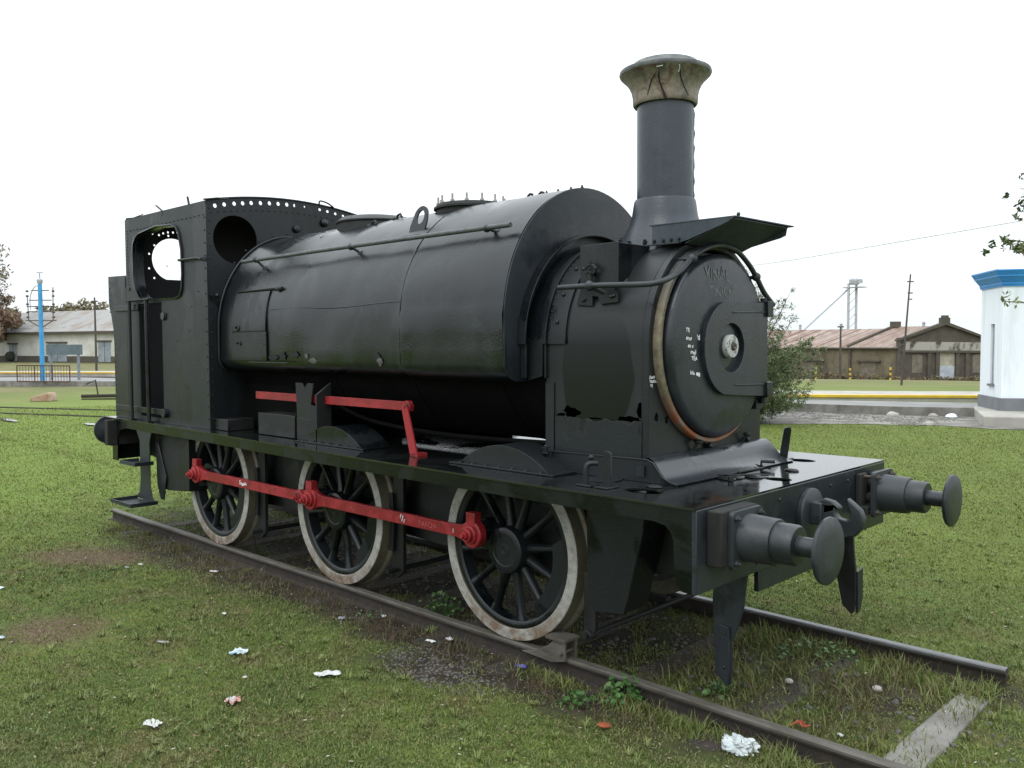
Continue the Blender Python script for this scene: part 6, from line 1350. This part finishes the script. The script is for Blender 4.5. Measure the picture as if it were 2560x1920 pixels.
# overhead wires
def wire(pts, r, label):
    mb = MB(); mb.tube(pts, r, 5); o = mb.build('overhead_wire', simple('wire_grey', (.62, .60, .58), None, 2, .6, 0)); tag(o, label, 'wire')
A_ = Vector((-2.86, 24.03, 6.32))+ra*9+Vector((0, 0, .9)); B_ = Vector((-25.89, 40.92, 7.2))
A1 = Vector((-2.86, 24.03, 5.6)); B_ = Vector((-25.89, 40.92, 6.15)); 
wire([tuple(A1+(A1-B_)*.4), tuple(A1), tuple(A1+(B_-A1)*.5-Vector((0, 0, .12))), tuple(B_)], .016, 'thin wire crossing the white sky at upper right')
wire([(-66, 20.0, 6.1), (-60, 26, 5.9), (-50, 34, 6.0)], .02, 'faint wire running right from the slim pole at left')
# yellow-black markers
for i, (x, y, h, lb) in enumerate(((-19.07, 50.18, .75, 'small yellow and black marker post in the far grass, middle one'), (-22.2, 52, 1.0, 'tall yellow marker post in the far grass, leftmost one'), (-17.2, 52, .85, 'yellow and black marker post in the far grass, rightmost one'))):
    mb = MB(); z = gz(x, y)
    for k_ in range(5): mb.m = k_ % 2; mb.cyl((x, y, z+h*k_/5), (x, y, z+h*(k_+1)/5), .07, n=8)
    o = mb.build('marker_post', [YEL, DKST]); tag(o, lb, 'post', 'marker posts')

# ------------------------------------------------------------------ trees
def leafmat(name, stops, tr=.0):
    m, t, b = nodes(name); at = t.nodes.new('ShaderNodeAttribute'); at.attribute_name = 'tint'
    t.links.new(ramp(t, at.outputs['Fac'], stops), b.inputs['Base Color']); b.inputs['Roughness'].default_value = .6; return m
def leaves(name, centers, rads, per, size, mat, parent, seed, flat=1.0, elong=1.6, droop=None):
    R = np.random.default_rng(seed); P = []; T = []
    for (c_, r_) in zip(centers, rads):
        n_ = max(3, int(per*r_*r_)) if per > 0 else int(-per); d = R.normal(size=(n_, 3)); d /= np.linalg.norm(d, axis=1)[:, None]; rr = r_*(R.random(n_)**.45)
        q = d*rr[:, None]; q[:, 2] *= flat; P.append(q+np.array(c_)); T.append(np.clip(.5+.28*R.normal()+.16*R.normal(size=n_), 0, 1))
    P = np.concatenate(P); T = np.concatenate(T); n_ = len(P)
    a = R.normal(size=(n_, 3)); a /= np.linalg.norm(a, axis=1)[:, None]; b_ = np.cross(a, R.normal(size=(n_, 3))); b_ /= np.linalg.norm(b_, axis=1)[:, None]
    s = size*(.6+.8*R.random(n_))[:, None]
    V = np.stack([P-a*s*elong, P-b_*s*.5, P+a*s*elong, P+b_*s*.5], 1).reshape(-1, 3)
    me = bpy.data.meshes.new(name); me.vertices.add(n_*4); me.vertices.foreach_set('co', V.reshape(-1)); me.loops.add(n_*4); me.loops.foreach_set('vertex_index', np.arange(n_*4, dtype=np.int32)); me.polygons.add(n_); me.polygons.foreach_set('loop_start', np.arange(n_, dtype=np.int32)*4); me.update(calc_edges=True)
    at = me.attributes.new('tint', 'FLOAT', 'POINT'); at.data.foreach_set('value', np.repeat(T, 4).astype(np.float32)); me.materials.append(mat)
    o = bpy.data.objects.new(name, me); COL.objects.link(o); o.parent = parent; return o
BARK = simple('bark', (.075, .06, .045), (.12, .10, .08), 6, .9, .3)
def tree(x, y, z0, h, rad, mat, label, seed, per=30, size=.14, clr=.3, nb=26, name='tree', sparse=1.0):
    q = random.Random(seed); e = empty(name, (x, y, z0), label, 'tree'); mb = MB(); ends = []
    mb.tube([(0, 0, -.2), (q.uniform(-.1, .1)*rad, 0, h*.3), (q.uniform(-.1, .1)*rad, q.uniform(-.1, .1)*rad, h*.75)], [h*.025, h*.02, h*.006], 8)
    for i in range(nb):
        a = q.random()*2*PI; zb = h*q.uniform(.2, .6); el_ = q.uniform(.1, 1.3); r_ = rad*q.uniform(.45, 1.0); ex = Vector((r_*math.cos(a)*math.cos(el_*.8), r_*math.sin(a)*math.cos(el_*.8), min(h*.96, max(h*clr, h*.5+(h*.48)*math.sin(el_)*q.uniform(.4, 1)-(1-el_)*h*.15))))
        mb.tube([(0, 0, zb), tuple(Vector((0, 0, zb)).lerp(ex, .5)+Vector((0, 0, .03*h))), tuple(ex)], [h*.010, h*.006, h*.002], 5); ends.append(ex)
    part('trunk', mb, BARK, parent=e)
    cs = []; rs = []
    for ex in ends:
        for k_ in range(4): cs.append(tuple(ex+Vector((q.gauss(0, 1), q.gauss(0, 1), q.gauss(0, .8)))*rad*.14)); rs.append(rad*q.uniform(.09, .24)*sparse)
    leaves('crown', cs, rs, per/(rad*rad)*20, size, mat, e, seed, .8); return e
LBR = leafmat('autumn_leaves', [(0, (.16, .10, .07)), (.45, (.24, .15, .10)), (.75, (.30, .23, .16)), (1, (.20, .22, .12))])
LDG = leafmat('far_brownish_leaves', [(0, (.12, .10, .05)), (.5, (.20, .165, .09)), (1, (.24, .21, .10))])
LGR = leafmat('olive_leaves', [(0, (.030, .045, .018)), (.5, (.075, .095, .045)), (1, (.14, .16, .09))])
LG2 = leafmat('grey_green_leaves', [(0, (.035, .055, .018)), (.5, (.085, .120, .042)), (1, (.17, .20, .09))])
tree(-182, 34.5, -1.3, 28, 11.5, LBR, 'tall reddish brown autumn tree behind the left shed at the picture edge', 1, 150, .26, .12, 60)
tree(-181, 44, -1.3, 13.5, 6, LBR, 'lower brown tree right of the tall one, behind the left shed', 2, 140, .24, .1, 30)
for i, (x, y, h, r_, m_) in enumerate(((-188, 60, 12.5, 8, LDG), (-190, 69, 13.5, 9, LDG), (-182, 80, 13, 9, LDG))):
    tree(x, y, -1.3, h, r_, m_, ('far brownish treetop just right of the blue mast', 'far brownish treetop in the middle of the line behind the shed roof', 'far brownish treetop next to the engine bunker')[i], 10+i, 110, .32, .2, 22)
# feathery bush behind the smokebox
def feathery(x, y, z0, label):
    q = random.Random(21); e = empty('tamarisk_bush', (x, y, z0), label, 'bush'); mb = MB(); cs = []; rs = []
    for i in range(210):
        a = q.random()*2*PI; el_ = math.radians(q.uniform(22, 88)); Ls = q.uniform(1.5, 3.9)*(.60+.52*math.sin(el_)); sp = Vector((math.cos(a)*math.cos(el_), math.sin(a)*math.cos(el_), math.sin(el_)))
        d = .55*(1-math.sin(el_))
        pts = [Vector((0, 0, 0))+sp*Ls*t_+Vector((0, 0, -d*t_*t_*Ls*.45)) for t_ in (0, .3, .6, .85, 1)]
        for p_ in pts: p_.z = max(p_.z, .1)
        mb.tube([tuple(p_) for p_ in pts], [.022, .015, .010, .006, .003], 4)
        for k_ in range(34):
            t_ = q.uniform(.15, 1.0); p_ = pts[0].lerp(pts[-1], t_)+Vector((0, 0, .10*math.sin(t_*PI)*Ls*.3)); s_ = .20*(1.15-t_)+.05
            cs.append(tuple(p_+Vector((q.gauss(0, s_), q.gauss(0, s_), q.gauss(0, s_)*.8+(.0)))) ); rs.append(q.uniform(.05, .15))
    part('branches', mb, BARK, parent=e); leaves('foliage', cs, rs, -18, .019, LG2, e, 5, 1, 2.6)
    return e
feathery(-8.0, 15.85, -.12, 'feathery grey green bush behind the smokebox, beside the gravel path')
# tree at the right edge, crown mostly out of the frame
e = empty('tree', (2.75, 7.1, -.12), 'green leafy tree whose branch tips hang in at the right edge', 'tree'); mb = MB(); q = random.Random(3)
mb.tube([(0, 0, -.1), (.05, 0, 1.6), (0, .1, 3.2), (0, .1, 5.2)], [.20, .16, .12, .05], 10); cs = []; rs = []
tips = []
def tip(px, py, D):      # branch tips given as world points worked out beforehand
    return None
for (wx, wy, wz, bx_, bz_) in ((1.50, 5.02, 3.12, 2.3, 3.2), (1.62, 5.05, 2.98, 2.4, 3.0), (1.62, 5.06, 3.40, 2.4, 3.6), (1.64, 5.06, 3.63, 2.5, 3.9), (1.52, 5.02, 2.47, 2.5, 2.6), (2.2, 5.2, 3.1, 2.6, 3.2), (2.3, 5.3, 4.0, 2.7, 3.4), (3.4, 5.6, 3.6, 3, 3), (2.0, 6.4, 4.6, 2.7, 3.3), (3.8, 6.8, 4.3, 3, 3), (2.5, 8.4, 4.6, 2.8, 3.2), (3.9, 8.2, 3.9, 3, 3), (2.9, 7.0, 5.4, 2.8, 3.8), (3.4, 6.2, 5.0, 2.9, 3.6)):
    v = Vector((wx-2.75, wy-7.1, wz+.12)); s0 = Vector((0, .05, min(3.6, bz_-.4))); mb.tube([tuple(s0), tuple(s0.lerp(v, .55)+Vector((0, 0, .12))), tuple(v)], [.04, .020, .004], 6); tips.append((s0, v))
part('trunk', mb, BARK, parent=e)
for s0, v in tips:
    for k_ in range(16):
        t_ = q.uniform(.5, 1.0); c_ = s0.lerp(v, t_); cs.append(tuple(c_+Vector((q.gauss(0, .10), q.gauss(0, .10), q.gauss(0, .08))))); rs.append(q.uniform(.03, .08))
LTR = leafmat('broad_green_leaves', [(0, (.035, .055, .02)), (.5, (.085, .12, .035)), (1, (.19, .20, .08))])
leaves('crown', cs, rs, -14, .026, LTR, e, 8, 1, 1.3)
# weeds along the far shed

cs = []; rs = []; q = random.Random(77)
for i in range(150): c_ = C0+sdv*q.uniform(-.3, 18)-V_*q.uniform(.2, 1.0); cs.append((c_.x, c_.y, -1.15+q.uniform(0, .25))); rs.append(q.uniform(.18, .42))
for i in range(70): c_ = C0+gd*q.uniform(0, 9)-V_*q.uniform(.2, 1.0); cs.append((c_.x, c_.y, -1.2+q.uniform(0, .2))); rs.append(q.uniform(.15, .3))
o = leaves('shed_weeds', cs, rs, -26, .07, leafmat('dry_weed_leaves', [(0, (.10, .065, .04)), (.5, (.20, .145, .085)), (1, (.17, .17, .07))]), None, 9, .9, 1.8); tag(o, 'dry brown weeds along the foot of the derelict shed', 'weeds', kind='stuff')
